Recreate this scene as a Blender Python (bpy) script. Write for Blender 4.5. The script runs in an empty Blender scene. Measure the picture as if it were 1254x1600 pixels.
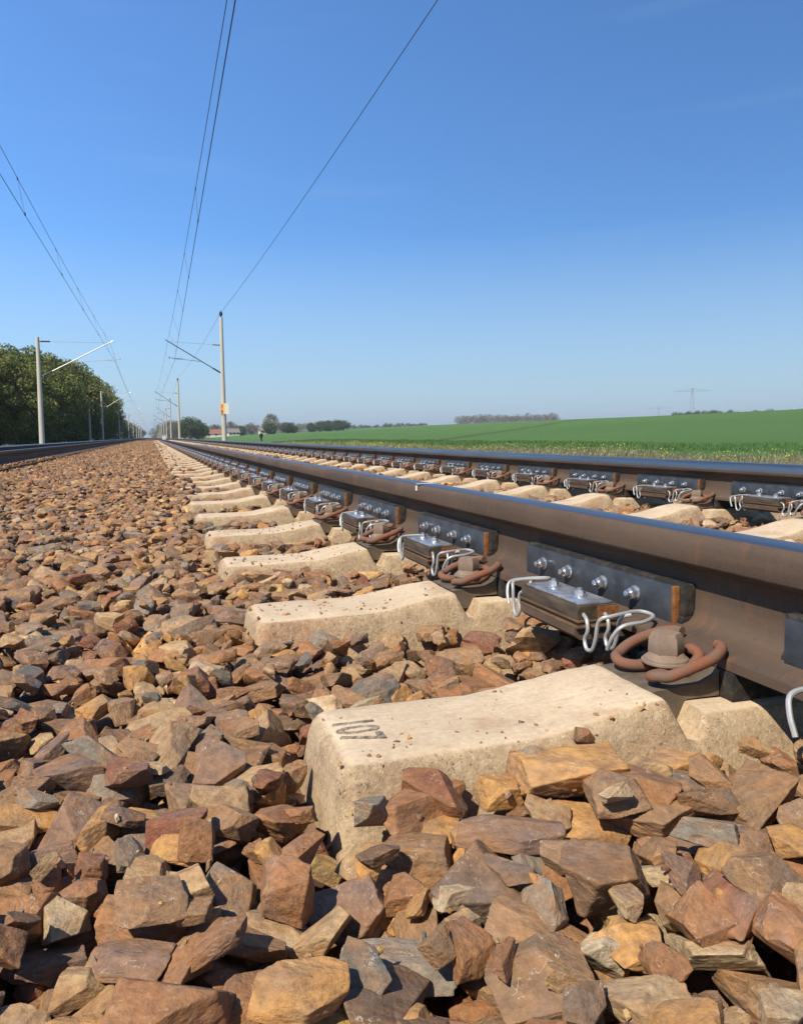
import bpy, bmesh, math, random
import numpy as np
from mathutils import Vector, Matrix, noise as mnoise

SC = bpy.context.scene
COL = SC.collection
random.seed(7)
RNG = np.random.default_rng(11)

# ------------------------------------------------------------------ camera
# world: x across the track (to the right), y along it, z = 0 at the top of the rails
YAW, PITCH, ROLL, FPX, CAMH = 0.2815, 0.0701, 0.0155, 1214.7, 0.133
PPX, PPY = 590.5, 763.5
def cam_axes():
    f = np.array([math.sin(YAW)*math.cos(PITCH), math.cos(YAW)*math.cos(PITCH), -math.sin(PITCH)])
    r = np.array([math.cos(YAW), -math.sin(YAW), 0.0]); u = np.cross(r, f)
    r2 = r*math.cos(ROLL)-u*math.sin(ROLL); u2 = u*math.cos(ROLL)+r*math.sin(ROLL)
    return r2, u2, f
CR, CU, CF = cam_axes()
cam_d = bpy.data.cameras.new('camera'); cam = bpy.data.objects.new('camera', cam_d); COL.objects.link(cam)
M = Matrix.Identity(4)
for i in range(3):
    M[i][0] = CR[i]; M[i][1] = CU[i]; M[i][2] = -CF[i]
M[2][3] = CAMH
cam.matrix_world = M
cam_d.sensor_width = 36; cam_d.sensor_fit = 'AUTO'; cam_d.lens = 36*FPX/1600
cam_d.shift_x = (627-PPX)/1600; cam_d.shift_y = -(800-PPY)/1600
cam_d.clip_start = 0.02; cam_d.clip_end = 20000
SC.camera = cam

# ------------------------------------------------------------------ light
SUN_EL, SUN_AZ = math.radians(49), math.radians(-126)       # azimuth clockwise from +y
sd = Vector((math.sin(SUN_AZ)*math.cos(SUN_EL), math.cos(SUN_AZ)*math.cos(SUN_EL), math.sin(SUN_EL)))
SKY_GAIN = (.86, 1.14, 1.32, 1); SKY_LOW = (4.4, 5.75, 6.7, 1)
world = bpy.data.worlds.new('World'); SC.world = world; world.use_nodes = True
wn = world.node_tree.nodes; wl = world.node_tree.links
bg = wn['Background']; sky = wn.new('ShaderNodeTexSky'); sky.sky_type = 'NISHITA'; sky.sun_disc = False
sky.sun_elevation = SUN_EL; sky.sun_rotation = (math.pi-SUN_AZ) % (2*math.pi)
sky.air_density = 1.0; sky.dust_density = 0.2; sky.ozone_density = 8.0; sky.altitude = 50
# clear spring sky: deeper blue overhead, pale milky band low down, one very thin cirrus streak
w_tc = wn.new('ShaderNodeTexCoord'); w_sx = wn.new('ShaderNodeSeparateXYZ'); wl.new(w_tc.outputs['Generated'], w_sx.inputs[0])
w_mul = wn.new('ShaderNodeMix'); w_mul.data_type = 'RGBA'; w_mul.blend_type = 'MULTIPLY'; w_mul.inputs[0].default_value = 1
wl.new(sky.outputs[0], w_mul.inputs[6]); w_mul.inputs[7].default_value = SKY_GAIN
w_r = wn.new('ShaderNodeValToRGB'); wl.new(w_sx.outputs['Z'], w_r.inputs[0])
for e_, (p_, v_) in zip([w_r.color_ramp.elements[0], w_r.color_ramp.elements.new(.08), w_r.color_ramp.elements[-1]], ((0.0, .95), (.08, .55), (.24, 0.0))):
    e_.position = p_; e_.color = (v_, v_, v_, 1)
w_h = wn.new('ShaderNodeMix'); w_h.data_type = 'RGBA'; wl.new(w_r.outputs[0], w_h.inputs[0]); wl.new(w_mul.outputs[2], w_h.inputs[6]); w_h.inputs[7].default_value = SKY_LOW
w_m = wn.new('ShaderNodeMapping'); w_m.inputs['Scale'].default_value = (2.2, 2.2, 26); w_m.inputs['Rotation'].default_value = (0, .05, 0); wl.new(w_tc.outputs['Generated'], w_m.inputs[0])
w_n = wn.new('ShaderNodeTexNoise'); w_n.inputs['Scale'].default_value = 1.6; w_n.inputs['Detail'].default_value = 7; wl.new(w_m.outputs[0], w_n.inputs['Vector'])
w_c = wn.new('ShaderNodeValToRGB'); w_c.color_ramp.elements[0].position = .58; w_c.color_ramp.elements[0].color = (0, 0, 0, 1); w_c.color_ramp.elements[1].position = .82; w_c.color_ramp.elements[1].color = (.05, .05, .05, 1); wl.new(w_n.outputs[0], w_c.inputs[0])
w_b = wn.new('ShaderNodeMix'); w_b.data_type = 'RGBA'; wl.new(w_c.outputs[0], w_b.inputs[0]); wl.new(w_h.outputs[2], w_b.inputs[6]); w_b.inputs[7].default_value = tuple(1.25*c for c in SKY_LOW[:3])+(1,)
wl.new(w_b.outputs[2], bg.inputs[0]); bg.inputs[1].default_value = 0.100
sun_d = bpy.data.lights.new('sun', 'SUN'); sun_d.energy = 5.0; sun_d.angle = math.radians(0.53); sun_d.color = (1, 0.91, 0.77)
sun = bpy.data.objects.new('sun', sun_d); COL.objects.link(sun)
sun.rotation_euler = (-sd).to_track_quat('-Z', 'Y').to_euler(); sun.location = (-20, -10, 30)
SC.view_settings.view_transform = 'Standard'; SC.view_settings.look = 'None'
SC.view_settings.exposure = 0.22; SC.view_settings.gamma = 1.0
SC.render.engine = 'CYCLES'; SC.cycles.use_denoising = True
SC.cycles.max_bounces = 6

# ------------------------------------------------------------------ helpers
def tag(o, label=None, cat=None, group=None, kind=None):
    if label: o['label'] = label
    if cat: o['category'] = cat
    if group: o['group'] = group
    if kind: o['kind'] = kind
    return o

def link(name, data, parent=None, loc=None):
    o = bpy.data.objects.new(name, data); COL.objects.link(o)
    if parent is not None: o.parent = parent
    if loc is not None: o.location = loc
    return o

def empty(name, loc=(0, 0, 0), rz=0.0):
    o = bpy.data.objects.new(name, None); COL.objects.link(o)
    o.location = loc; o.rotation_euler = (0, 0, rz); o.empty_display_size = 0.05
    return o

def np_mesh(name, V, F, mat=None, smooth=False, tint=None, uniform=3):
    """V (n,3), F (m,k) all faces with the same number k of corners"""
    V = np.asarray(V, np.float32); F = np.asarray(F, np.int32); k = F.shape[1]
    me = bpy.data.meshes.new(name)
    me.vertices.add(len(V)); me.vertices.foreach_set('co', V.ravel())
    me.loops.add(F.size); me.loops.foreach_set('vertex_index', F.ravel())
    me.polygons.add(len(F)); me.polygons.foreach_set('loop_start', np.arange(len(F), dtype=np.int32)*k)
    me.polygons.foreach_set('use_smooth', np.full(len(F), smooth))
    me.update(calc_edges=True)
    if tint is not None:
        a = me.color_attributes.new('tint', 'FLOAT_COLOR', 'POINT')
        a.data.foreach_set('color', np.asarray(tint, np.float32).ravel())
    if mat: me.materials.append(mat)
    return me

class MB:
    """gathers pieces of one part"""
    def __init__(s): s.v = []; s.f = []
    def add(s, v, f):
        o = len(s.v); s.v += [tuple(p) for p in v]; s.f += [tuple(i+o for i in q) for q in f]
    def box(s, x0, x1, y0, y1, z0, z1, bev=0.0):
        if bev <= 0:
            v = [(x, y, z) for x in (x0, x1) for y in (y0, y1) for z in (z0, z1)]
            s.add(v, [(0, 1, 3, 2), (4, 6, 7, 5), (0, 4, 5, 1), (2, 3, 7, 6), (0, 2, 6, 4), (1, 5, 7, 3)]); return
        b = bmesh.new(); bmesh.ops.create_cube(b, size=1)
        for q in b.verts: q.co = Vector(((x0+x1)/2+q.co.x*(x1-x0), (y0+y1)/2+q.co.y*(y1-y0), (z0+z1)/2+q.co.z*(z1-z0)))
        bmesh.ops.bevel(b, geom=b.edges[:], offset=bev, segments=2, affect='EDGES', profile=0.5)
        b.verts.index_update()
        s.add([q.co.copy() for q in b.verts], [[q.index for q in f.verts] for f in b.faces]); b.free()
    def prism(s, poly, axis, a0, a1):
        """closed 2d polygon swept along axis ('x','y','z')"""
        def P(u, w, a): return {'x': (a, u, w), 'y': (u, a, w), 'z': (u, w, a)}[axis]
        n = len(poly); v = [P(u, w, a0) for u, w in poly]+[P(u, w, a1) for u, w in poly]
        f = [(i, (i+1) % n, n+(i+1) % n, n+i) for i in range(n)]
        s.add(v, f+[tuple(range(n-1, -1, -1)), tuple(range(n, 2*n))])
    def cyl(s, p0, p1, r0, r1=None, n=12):
        s.tube([p0, p1], [r0, r0 if r1 is None else r1], n)
    def tube(s, pts, r, n=8):
        pts = [Vector(p) for p in pts]; m = len(pts)
        rr = r if isinstance(r, (list, tuple)) else [r]*m
        base = len(s.v); up = None; V = []
        for i, p in enumerate(pts):
            t = (pts[min(i+1, m-1)]-pts[max(i-1, 0)]).normalized()
            if up is None:
                up = Vector((0, 0, 1)) if abs(t.z) < .9 else Vector((1, 0, 0))
            a = t.cross(up)
            if a.length < 1e-6: a = t.cross(Vector((0, 1, 0)))
            a.normalize(); b = a.cross(t).normalized(); up = b
            for k in range(n):
                c = 2*math.pi*k/n; V.append(p+(a*math.cos(c)+b*math.sin(c))*rr[i])
        F = [(i*n+k, i*n+(k+1) % n, (i+1)*n+(k+1) % n, (i+1)*n+k) for i in range(m-1) for k in range(n)]
        F += [tuple(range(n-1, -1, -1)), tuple((m-1)*n+k for k in range(n))]
        s.add(V, F)
    def lathe(s, prof, c=(0, 0, 0), axis='z', n=20, jag=None):
        V = []; m = len(prof)
        for r, h in prof:
            for k in range(n):
                a = 2*math.pi*(k+.5)/n; u, w = r*math.cos(a), r*math.sin(a)
                q = {'z': (u, w, h), 'x': (h, u, w), 'y': (u, h, w)}[axis]
                V.append((q[0]+c[0], q[1]+c[1], q[2]+c[2]))
        F = [(i*n+k, i*n+(k+1) % n, (i+1)*n+(k+1) % n, (i+1)*n+k) for i in range(m-1) for k in range(n)]
        F += [tuple(range(n-1, -1, -1)), tuple((m-1)*n+k for k in range(n))]
        s.add(V, F)
    def mesh(s, name, mat, smooth=False):
        me = bpy.data.meshes.new(name); me.from_pydata([tuple(v) for v in s.v], [], s.f)
        b = bmesh.new(); b.from_mesh(me); bmesh.ops.recalc_face_normals(b, faces=b.faces[:]); b.to_mesh(me); b.free()
        if smooth:
            me.polygons.foreach_set('use_smooth', [True]*len(me.polygons))
            me.set_sharp_from_angle(angle=math.radians(38))
        me.materials.append(mat); me.update()
        return me

def smooth_path(pts, n=6):
    P = [Vector(p) for p in pts]; P = [2*P[0]-P[1]]+P+[2*P[-1]-P[-2]]; out = []
    for i in range(1, len(P)-2):
        for k in range(n):
            t = k/n; a, b, c, d = P[i-1:i+3]
            out.append(.5*((2*b)+(-a+c)*t+(2*a-5*b+4*c-d)*t*t+(-a+3*b-3*c+d)*t**3))
    out.append(P[-2]); return out

# ------------------------------------------------------------------ materials
class Mat:
    def __init__(s, name, rough=.8, metal=0.0, spec=.4):
        s.m = bpy.data.materials.new(name); s.m.use_nodes = True
        s.n = s.m.node_tree.nodes; s.l = s.m.node_tree.links; s.b = s.n['Principled BSDF']
        s.b.inputs['Roughness'].default_value = rough; s.b.inputs['Metallic'].default_value = metal
        s.b.inputs['Specular IOR Level'].default_value = spec
        s.co = s.n.new('ShaderNodeTexCoord').outputs['Object']
    def new(s, t, **k):
        q = s.n.new(t)
        for a, b in k.items(): setattr(q, a, b)
        return q
    def mapping(s, scale=(1, 1, 1), co=None):
        q = s.new('ShaderNodeMapping'); q.inputs['Scale'].default_value = scale
        s.l.new(co or s.co, q.inputs[0]); return q.outputs[0]
    def noise(s, scale, detail=6, rough=.6, co=None, out='Fac', dist=0.0):
        q = s.new('ShaderNodeTexNoise'); q.inputs['Scale'].default_value = scale; q.inputs['Detail'].default_value = detail
        q.inputs['Roughness'].default_value = rough; q.inputs['Distortion'].default_value = dist
        s.l.new(co or s.co, q.inputs['Vector']); return q.outputs[out]
    def voro(s, scale, feature='F1', co=None, out='Distance', rnd=1.0):
        q = s.new('ShaderNodeTexVoronoi'); q.feature = feature; q.inputs['Scale'].default_value = scale
        q.inputs['Randomness'].default_value = rnd
        s.l.new(co or s.co, q.inputs['Vector']); return q.outputs[out]
    def ramp(s, fac, *stops):
        q = s.new('ShaderNodeValToRGB'); e = q.color_ramp.elements
        while len(e) < len(stops): e.new(.5)
        for el, (p, c) in zip(e, stops):
            el.position = p; el.color = (c if hasattr(c, '__len__') else (c, c, c))[:3]+(1,) if hasattr(c, '__len__') else (c, c, c, 1)
        s.l.new(fac, q.inputs[0]); return q.outputs[0]
    def mix(s, fac, a, b, mode='MIX'):
        q = s.new('ShaderNodeMix'); q.data_type = 'RGBA'; q.blend_type = mode
        for sock, v in ((0, fac), (6, a), (7, b)):
            if isinstance(v, (int, float)): q.inputs[sock].default_value = v if sock == 0 else (v, v, v, 1)
            elif hasattr(v, '__len__') and not hasattr(v, 'links'): q.inputs[sock].default_value = tuple(v)[:3]+(1,)
            else: s.l.new(v, q.inputs[sock])
        return q.outputs[2]
    def math(s, op, a, b=0.0, clamp=False):
        q = s.new('ShaderNodeMath'); q.operation = op; q.use_clamp = clamp
        for i, v in enumerate((a, b)):
            if isinstance(v, (int, float)): q.inputs[i].default_value = v
            else: s.l.new(v, q.inputs[i])
        return q.outputs[0]
    def color(s, c):
        if hasattr(c, 'links') or not hasattr(c, '__len__'): s.l.new(c, s.b.inputs['Base Color'])
        else: s.b.inputs['Base Color'].default_value = tuple(c)[:3]+(1,)
        return s
    def rough(s, c): s.l.new(c, s.b.inputs['Roughness']); return s
    def bump(s, h, strength=.5, dist=.002, prev=None):
        q = s.new('ShaderNodeBump'); q.inputs['Strength'].default_value = strength; q.inputs['Distance'].default_value = dist
        s.l.new(h, q.inputs['Height'])
        if prev is not None: s.l.new(prev, q.inputs['Normal'])
        s.l.new(q.outputs[0], s.b.inputs['Normal']); return q.outputs[0]

def stone_material(name, per_object, near=True):
    m = Mat(name, .82, spec=.35)
    if per_object:
        oi = m.new('ShaderNodeObjectInfo'); base = oi.outputs['Color']
        sc = m.new('ShaderNodeVectorMath', operation='SCALE'); sc.inputs[3].default_value = .03
        m.l.new(m.co, sc.inputs[0])
        ad = m.new('ShaderNodeVectorMath', operation='ADD'); m.l.new(sc.outputs[0], ad.inputs[0])
        rn = m.new('ShaderNodeVectorMath', operation='SCALE'); rn.inputs[0].default_value = (7, 3, 5); m.l.new(oi.outputs['Random'], rn.inputs[3])
        m.l.new(rn.outputs[0], ad.inputs[1]); m.co = ad.outputs[0]
    else:
        at = m.new('ShaderNodeAttribute', attribute_name='tint'); base = at.outputs['Color']
    big = m.noise(28, 4, .55, dist=.4)
    c = m.mix(m.ramp(big, (.38, 0.0), (.66, .75)), base, (.34, .17, .07))          # iron staining
    c = m.mix(m.ramp(m.noise(17, 3, .6), (.5, 0.0), (.72, .55)), c, (.16, .14, .125))  # greyer faces
    c = m.mix(.8, c, m.ramp(m.noise(120, 6, .65), (.28, .55), (.74, 1.42)), 'MULTIPLY')
    if near:
        w = m.mapping((1, .8, 1.2)); vein = m.voro(34, 'DISTANCE_TO_EDGE', m.mix(.05, w, m.noise(60, 3, .6, out='Color')))
        vm = m.math('MULTIPLY', m.ramp(vein, (0.0, 1.0), (.018, 0.0)), m.ramp(m.noise(40, 2), (.52, 0.0), (.62, .75)))
        c = m.mix(vm, c, (.60, .49, .37))
        c = m.mix(m.ramp(m.noise(75, 5, .7), (.60, 0.0), (.72, .45)), c, (.46, .33, .20))
        dust = m.math('MULTIPLY', m.ramp(m.noise(420, 3, .7), (.58, 0.0), (.72, .5)), m.ramp(m.noise(45, 2), (.4, 0.0), (.6, 1.0)))
        c = m.mix(dust, c, (.50, .40, .30))
    m.color(c)
    n1 = m.bump(m.noise(70, 7, .62), .75, .006)
    if near: m.bump(m.noise(420, 5, .7), .55, .0012, n1)
    return m.m

def make_materials():
    D = {}
    D['stone_obj'] = stone_material('ballast_stone_single', True)
    D['stone'] = stone_material('ballast_stone', False)
    D['stone_far'] = stone_material('ballast_stone_far', False, False)
    # concrete
    m = Mat('concrete', .88, spec=.25)
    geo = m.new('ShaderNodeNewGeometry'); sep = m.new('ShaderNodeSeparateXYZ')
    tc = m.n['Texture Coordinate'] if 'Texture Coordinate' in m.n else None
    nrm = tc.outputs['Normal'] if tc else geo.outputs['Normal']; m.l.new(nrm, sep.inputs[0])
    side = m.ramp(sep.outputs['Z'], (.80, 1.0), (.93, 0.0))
    oi = m.new('ShaderNodeObjectInfo')
    av = m.new('ShaderNodeVectorMath', operation='ADD'); rs = m.new('ShaderNodeVectorMath', operation='SCALE')
    rs.inputs[0].default_value = (9, 4, 6); m.l.new(oi.outputs['Random'], rs.inputs[3]); m.l.new(m.co, av.inputs[0]); m.l.new(rs.outputs[0], av.inputs[1])
    m.co = av.outputs[0]
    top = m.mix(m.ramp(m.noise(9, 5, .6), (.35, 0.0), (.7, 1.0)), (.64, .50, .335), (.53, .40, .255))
    streak = m.noise(30, 5, .7, co=m.mapping((.35, 2.2, 1)))
    top = m.mix(m.ramp(streak, (.55, 0.0), (.75, .5)), top, (.68, .58, .45))
    top = m.mix(m.ramp(m.noise(15, 4, .7), (.58, 0.0), (.70, .35)), top, (.36, .26, .18))
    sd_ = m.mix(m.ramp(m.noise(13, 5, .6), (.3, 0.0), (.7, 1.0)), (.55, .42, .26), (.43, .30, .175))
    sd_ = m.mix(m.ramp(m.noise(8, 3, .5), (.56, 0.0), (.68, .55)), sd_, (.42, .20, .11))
    wv = m.mix(.02, m.co, m.noise(90, 3, out='Color'))
    def pits(scale, lo, rad, seed):
        g_ = m.voro(scale, 'F1', co=wv); cc = m.voro(scale, 'F1', co=wv, out='Color'); pk = m.new('ShaderNodeSeparateColor'); m.l.new(cc, pk.inputs[0])
        size = m.math('MULTIPLY', pk.outputs[1], rad)
        return m.math('MULTIPLY', m.math('LESS_THAN', g_, size), m.ramp(pk.outputs[seed], (lo, 0.0), (lo+.05, 1.0)))
    patch = m.ramp(m.noise(14, 5, .7), (.40, .15), (.58, 1.0))
    spots = m.math('MULTIPLY', m.math('MAXIMUM', pits(190, .74, .36, 0), pits(420, .55, .45, 2)), patch)
    lights = pits(300, .72, .42, 0)
    sd_ = m.mix(m.ramp(m.noise(28, 7, .75), (.42, 0.0), (.66, .65)), sd_, (.26, .165, .095))
    sd_ = m.mix(m.ramp(m.noise(150, 6, .8), (.50, 0.0), (.64, .55)), sd_, (.62, .50, .33))
    sd_ = m.mix(m.math('MULTIPLY', spots, .75), sd_, (.12, .08, .05)); sd_ = m.mix(m.math('MULTIPLY', lights, .6), sd_, (.72, .62, .45))
    top = m.mix(m.ramp(m.noise(60, 7, .75, co=m.mapping((.5, 1.6, 1))), (.52, 0.0), (.68, .45)), top, (.38, .27, .17))
    scr = m.ramp(m.noise(22, 3, .5, co=m.mapping((.6, 9, 1)), dist=1.2), (.66, 0.0), (.70, .5)); top = m.mix(scr, top, (.74, .66, .52))
    stn = m.ramp(m.noise(10, 3, .6), (.60, 0.0), (.70, .45)); top = m.mix(stn, top, (.40, .24, .14))
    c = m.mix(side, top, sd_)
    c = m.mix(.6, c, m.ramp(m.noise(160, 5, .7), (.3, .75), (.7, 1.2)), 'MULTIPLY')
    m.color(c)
    hh = m.math('ADD', m.math('MULTIPLY', m.noise(90, 7, .7), m.ramp(side, (0.0, .3), (1.0, 1.0))), m.math('MULTIPLY', m.math('MULTIPLY', spots, side), -.5))
    m.bump(hh, .8, .0035)
    D['concrete'] = m.m
    # rail body: dusty brown rust
    m = Mat('rail_rust', .78, spec=.3)
    st = m.noise(8, 6, .6, co=m.mapping((1, .25, 3)))
    c = m.mix(m.ramp(st, (.35, 0.0), (.7, 1.0)), (.080, .054, .038), (.125, .085, .056))
    c = m.mix(m.ramp(m.noise(140, 5, .7), (.55, 0.0), (.75, .5)), c, (.11, .07, .055))
    c = m.mix(m.ramp(m.noise(3, 4, .6), (.55, 0.0), (.7, .4)), c, (.19, .13, .09))
    c = m.mix(m.ramp(m.noise(26, 6, .75, co=m.mapping((1, 1.6, .35))), (.54, 0.0), (.68, .6)), c, (.17, .085, .045))
    c = m.mix(m.ramp(m.noise(60, 6, .8), (.60, 0.0), (.66, .7)), c, (.055, .036, .027))
    m.color(c); m.bump(m.noise(420, 5, .7), .55, .0010, m.bump(m.noise(40, 5, .7), .4, .002)); D['rail'] = m.m
    m = Mat('rail_polished', .22, 1.0)
    m.color(m.mix(m.ramp(m.noise(6, 4, .6, co=m.mapping((8, .1, 1))), (.4, 0.0), (.7, 1.0)), (.26, .26, .25), (.38, .37, .35)))
    m.rough(m.ramp(m.noise(60, 4, .6, co=m.mapping((6, .05, 1))), (.3, .34), (.8, .52))); D['polish'] = m.m
    # dark steel plate with rust at its edges
    m = Mat('plate_steel', .42, .35, .5)
    c = m.mix(m.ramp(m.noise(28, 5, .6), (.35, 0.0), (.7, 1.0)), (.045, .052, .062), (.09, .10, .115))
    c = m.mix(m.ramp(m.noise(55, 6, .75), (.62, 0.0), (.72, .55)), c, (.17, .09, .05))
    m.color(c); m.rough(m.ramp(m.noise(35, 4), (.3, .33), (.7, .6))); m.bump(m.noise(300, 4), .15, .0005); D['plate'] = m.m
    m = Mat('orange_rust', .9, spec=.2)
    m.color(m.mix(m.ramp(m.noise(110, 6, .7), (.35, 0.0), (.65, 1.0)), (.13, .055, .022), (.33, .13, .038))); m.bump(m.noise(420, 5), .6, .001); D['orange'] = m.m
    m = Mat('clip_rust', .85, spec=.25)
    c = m.mix(m.ramp(m.noise(38, 5, .6), (.38, 0.0), (.62, 1.0)), (.23, .085, .045), (.165, .105, .075))
    c = m.mix(m.ramp(m.noise(420, 4, .7), (.6, 0.0), (.72, .6)), c, (.36, .22, .14))
    m.color(c); m.bump(m.noise(600, 5, .7), .6, .0009); D['clip'] = m.m
    m = Mat('dusty_iron', .85, spec=.25)
    c = m.mix(m.ramp(m.noise(50, 5, .6), (.35, 0.0), (.7, 1.0)), (.27, .20, .145), (.20, .14, .10))
    m.color(m.mix(m.ramp(m.noise(380, 4), (.6, 0.0), (.7, .5)), c, (.10, .07, .05))); m.bump(m.noise(500, 5), .5, .0007); D['dusty'] = m.m
    m = Mat('galvanized', .38, .75, .5)
    m.color(m.mix(m.ramp(m.voro(90, out='Color'), (.2, 0.0), (.9, 1.0)), (.42, .44, .45), (.62, .64, .65))); m.rough(m.ramp(m.noise(70, 4), (.3, .25), (.7, .5))); D['galv'] = m.m
    m = Mat('bolt_zinc', .22, .9, .5); m.color((.72, .73, .74)); D['zinc'] = m.m
    m = Mat('wire_zinc', .5, .35, .5); m.color(m.mix(m.noise(200, 3), (.36, .36, .35), (.52, .52, .50))); D['wirezinc'] = m.m
    m = Mat('rubber', .75, spec=.3); m.color(m.mix(m.ramp(m.noise(60, 5), (.45, 0.0), (.7, 1.0)), (.022, .021, .02), (.075, .06, .048))); m.bump(m.noise(300, 4), .3, .0006); D['rubber'] = m.m
    m = Mat('brown_layer', .8, spec=.3); m.color(m.mix(m.ramp(m.noise(45, 5, .65, co=m.mapping((1, .4, 2))), (.35, 0.0), (.7, 1.0)), (.085, .055, .032), (.20, .115, .06))); m.bump(m.noise(260, 5), .4, .0008); D['brown'] = m.m
    m = Mat('guide_plate', .7, spec=.35); m.color(m.mix(m.ramp(m.noise(30, 5), (.35, 0.0), (.7, 1.0)), (.085, .066, .045), (.17, .125, .085))); m.bump(m.noise(250, 4), .3, .0008); D['guide'] = m.m
    m = Mat('stencil_paint', .8, spec=.2); m.color(m.mix(m.ramp(m.noise(130, 5, .8), (.42, 0.0), (.6, 1.0)), (.16, .145, .125), (.38, .30, .22))); tr = m.new('ShaderNodeBsdfTransparent'); ms = m.new('ShaderNodeMixShader'); m.l.new(m.ramp(m.noise(170, 6, .8), (.42, .12), (.60, .92)), ms.inputs[0])
    m.l.new(m.b.outputs[0], ms.inputs[1]); m.l.new(tr.outputs[0], ms.inputs[2]); m.l.new(ms.outputs[0], m.n['Material Output'].inputs[0]); D['stencil'] = m.m
    m = Mat('white_paint', .6); m.color((.72, .72, .70)); D['white'] = m.m
    m = Mat('dark_block', .7, spec=.35); m.color(m.mix(m.ramp(m.noise(50, 6, .7, co=m.mapping((1, .3, 2))), (.38, 0.0), (.72, 1.0)), (.040, .030, .020), (.115, .080, .048))); m.bump(m.noise(260, 5), .4, .0008); D['darkblock'] = m.m
    # ballast bed under the loose stones
    m = Mat('ballast_bed', .95, spec=.15)
    cell = m.voro(19, out='Color'); d = m.voro(19)
    sp = m.new('ShaderNodeSeparateColor'); m.l.new(cell, sp.inputs[0])
    c = m.ramp(sp.outputs[0], (0.0, (.10, .055, .035)), (.3, (.20, .105, .06)), (.6, (.26, .145, .08)), (.85, (.17, .13, .105)), (1.0, (.36, .22, .12)))
    m.color(m.mix(m.ramp(d, (.3, 0.0), (.7, .8)), c, (.03, .02, .015)))
    m.bump(m.ramp(d, (0.0, 1.0), (.7, 0.0)), 1.0, .03); D['bed'] = m.m
    # ground
    m = Mat('ground_soil', .95, spec=.1)
    m.color(m.mix(m.ramp(m.noise(.35, 6, .7), (.4, 0.0), (.65, 1.0)), (.085, .11, .035), (.17, .15, .075))); m.bump(m.noise(6, 6), 1, .1); D['soil'] = m.m
    m = Mat('field_crop', .9, spec=.15)
    c = m.mix(m.ramp(m.noise(.02, 5, .6), (.35, 0.0), (.7, 1.0)), (.080, .165, .045), (.108, .20, .055))
    c = m.mix(m.ramp(m.noise(.18, 6, .7, co=m.mapping((2.5, .25, 1))), (.5, 0.0), (.7, .55)), c, (.065, .135, .038))
    c = m.mix(m.ramp(m.noise(2.2, 4, .7), (.3, 0.0), (.7, .5)), c, (.125, .215, .062))
    sx = m.new('ShaderNodeSeparateXYZ'); m.l.new(m.co, sx.inputs[0])
    wob = m.math('ADD', m.math('SUBTRACT', m.math('MULTIPLY', sx.outputs[1], .78), sx.outputs[0]), m.math('MULTIPLY', m.noise(.01, 3), 14))
    per = m.math('ABSOLUTE', m.math('SUBTRACT', m.math('FRACT', m.math('MULTIPLY', wob, .0135)), .5))
    c = m.mix(m.ramp(per, (0.0, .85), (.034, 0.0)), c, (.06, .10, .03))
    m.color(c); m.bump(m.noise(3, 6, .7), 1, .25); D['field'] = m.m
    # vegetation
    def leaf(name, a, b, c3, scale=.5):
        m = Mat(name, .75, spec=.2); at = m.new('ShaderNodeAttribute', attribute_name='tint')
        oi = m.new('ShaderNodeObjectInfo')
        c = m.mix(at.outputs['Fac'], a, b); c = m.mix(m.math('MULTIPLY', oi.outputs['Random'], .5), c, c3)
        m.color(c)
        tr = m.new('ShaderNodeBsdfTranslucent'); m.l.new(c, tr.inputs[0])
        ms = m.new('ShaderNodeMixShader'); ms.inputs[0].default_value = .18
        m.l.new(m.b.outputs[0], ms.inputs[1]); m.l.new(tr.outputs[0], ms.inputs[2])
        m.l.new(ms.outputs[0], m.n['Material Output'].inputs[0]); return m.m
    D['leaf'] = leaf('leaves_green', (.11, .135, .04), (.27, .30, .085), (.20, .18, .06))
    D['leaf_pale'] = leaf('leaves_budding', (.20, .18, .13), (.28, .26, .19), (.24, .20, .17))
    D['leaf_dark'] = leaf('leaves_dark', (.07, .10, .045), (.13, .17, .075), (.10, .12, .07))
    D['grass'] = leaf('verge_blades', (.22, .22, .09), (.46, .41, .24), (.1, .1, .1))
    D['crop'] = leaf('crop_blades', (.075, .155, .045), (.13, .225, .065), (.09, .18, .05))
    D['flower'] = leaf('flower_yellow', (.42, .42, .07), (.60, .58, .14), (.6, .6, .1))
    m = Mat('bark', .9, spec=.2); m.color(m.mix(m.noise(3, 6), (.07, .055, .04), (.20, .17, .13))); D['bark'] = m.m
    m = Mat('mast_concrete', .85, spec=.25); m.color(m.mix(m.ramp(m.noise(1.5, 6, .6, co=m.mapping((3, 3, .4))), (.35, 0.0), (.7, 1.0)), (.50, .47, .39), (.62, .58, .48))); D['mast'] = m.m
    m = Mat('dark_wire', .6, .4); m.color((.05, .055, .07)); D['wire'] = m.m
    m = Mat('insulator', .35); m.color((.035, .035, .05)); D['insul'] = m.m
    m = Mat('arm_steel', .4, .5); m.color((.55, .56, .55)); D['arm'] = m.m
    m = Mat('arm_dark', .5, .4); m.color((.16, .17, .19)); D['armdark'] = m.m
    m = Mat('pylon_steel', .6, .3); m.color((.38, .42, .47)); D['pylon'] = m.m
    for k, c in (('sign_orange', (.80, .42, .18)), ('sign_cream', (.80, .74, .52)), ('sign_ink', (.10, .05, .03)), ('roof_red', (.27, .12, .085)), ('roof_grey', (.22, .2, .19)),
                 ('wall_cream', (.62, .58, .48)), ('glass_dark', (.03, .035, .04)), ('jacket', (.015, .035, .04)), ('trousers', (.03, .03, .035)), ('skin', (.45, .28, .2)), ('hair', (.05, .035, .025)), ('cabinet', (.62, .60, .45))):
        m = Mat(k, .7); m.color(c); D[k] = m.m
    return D
MT = make_materials()

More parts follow.
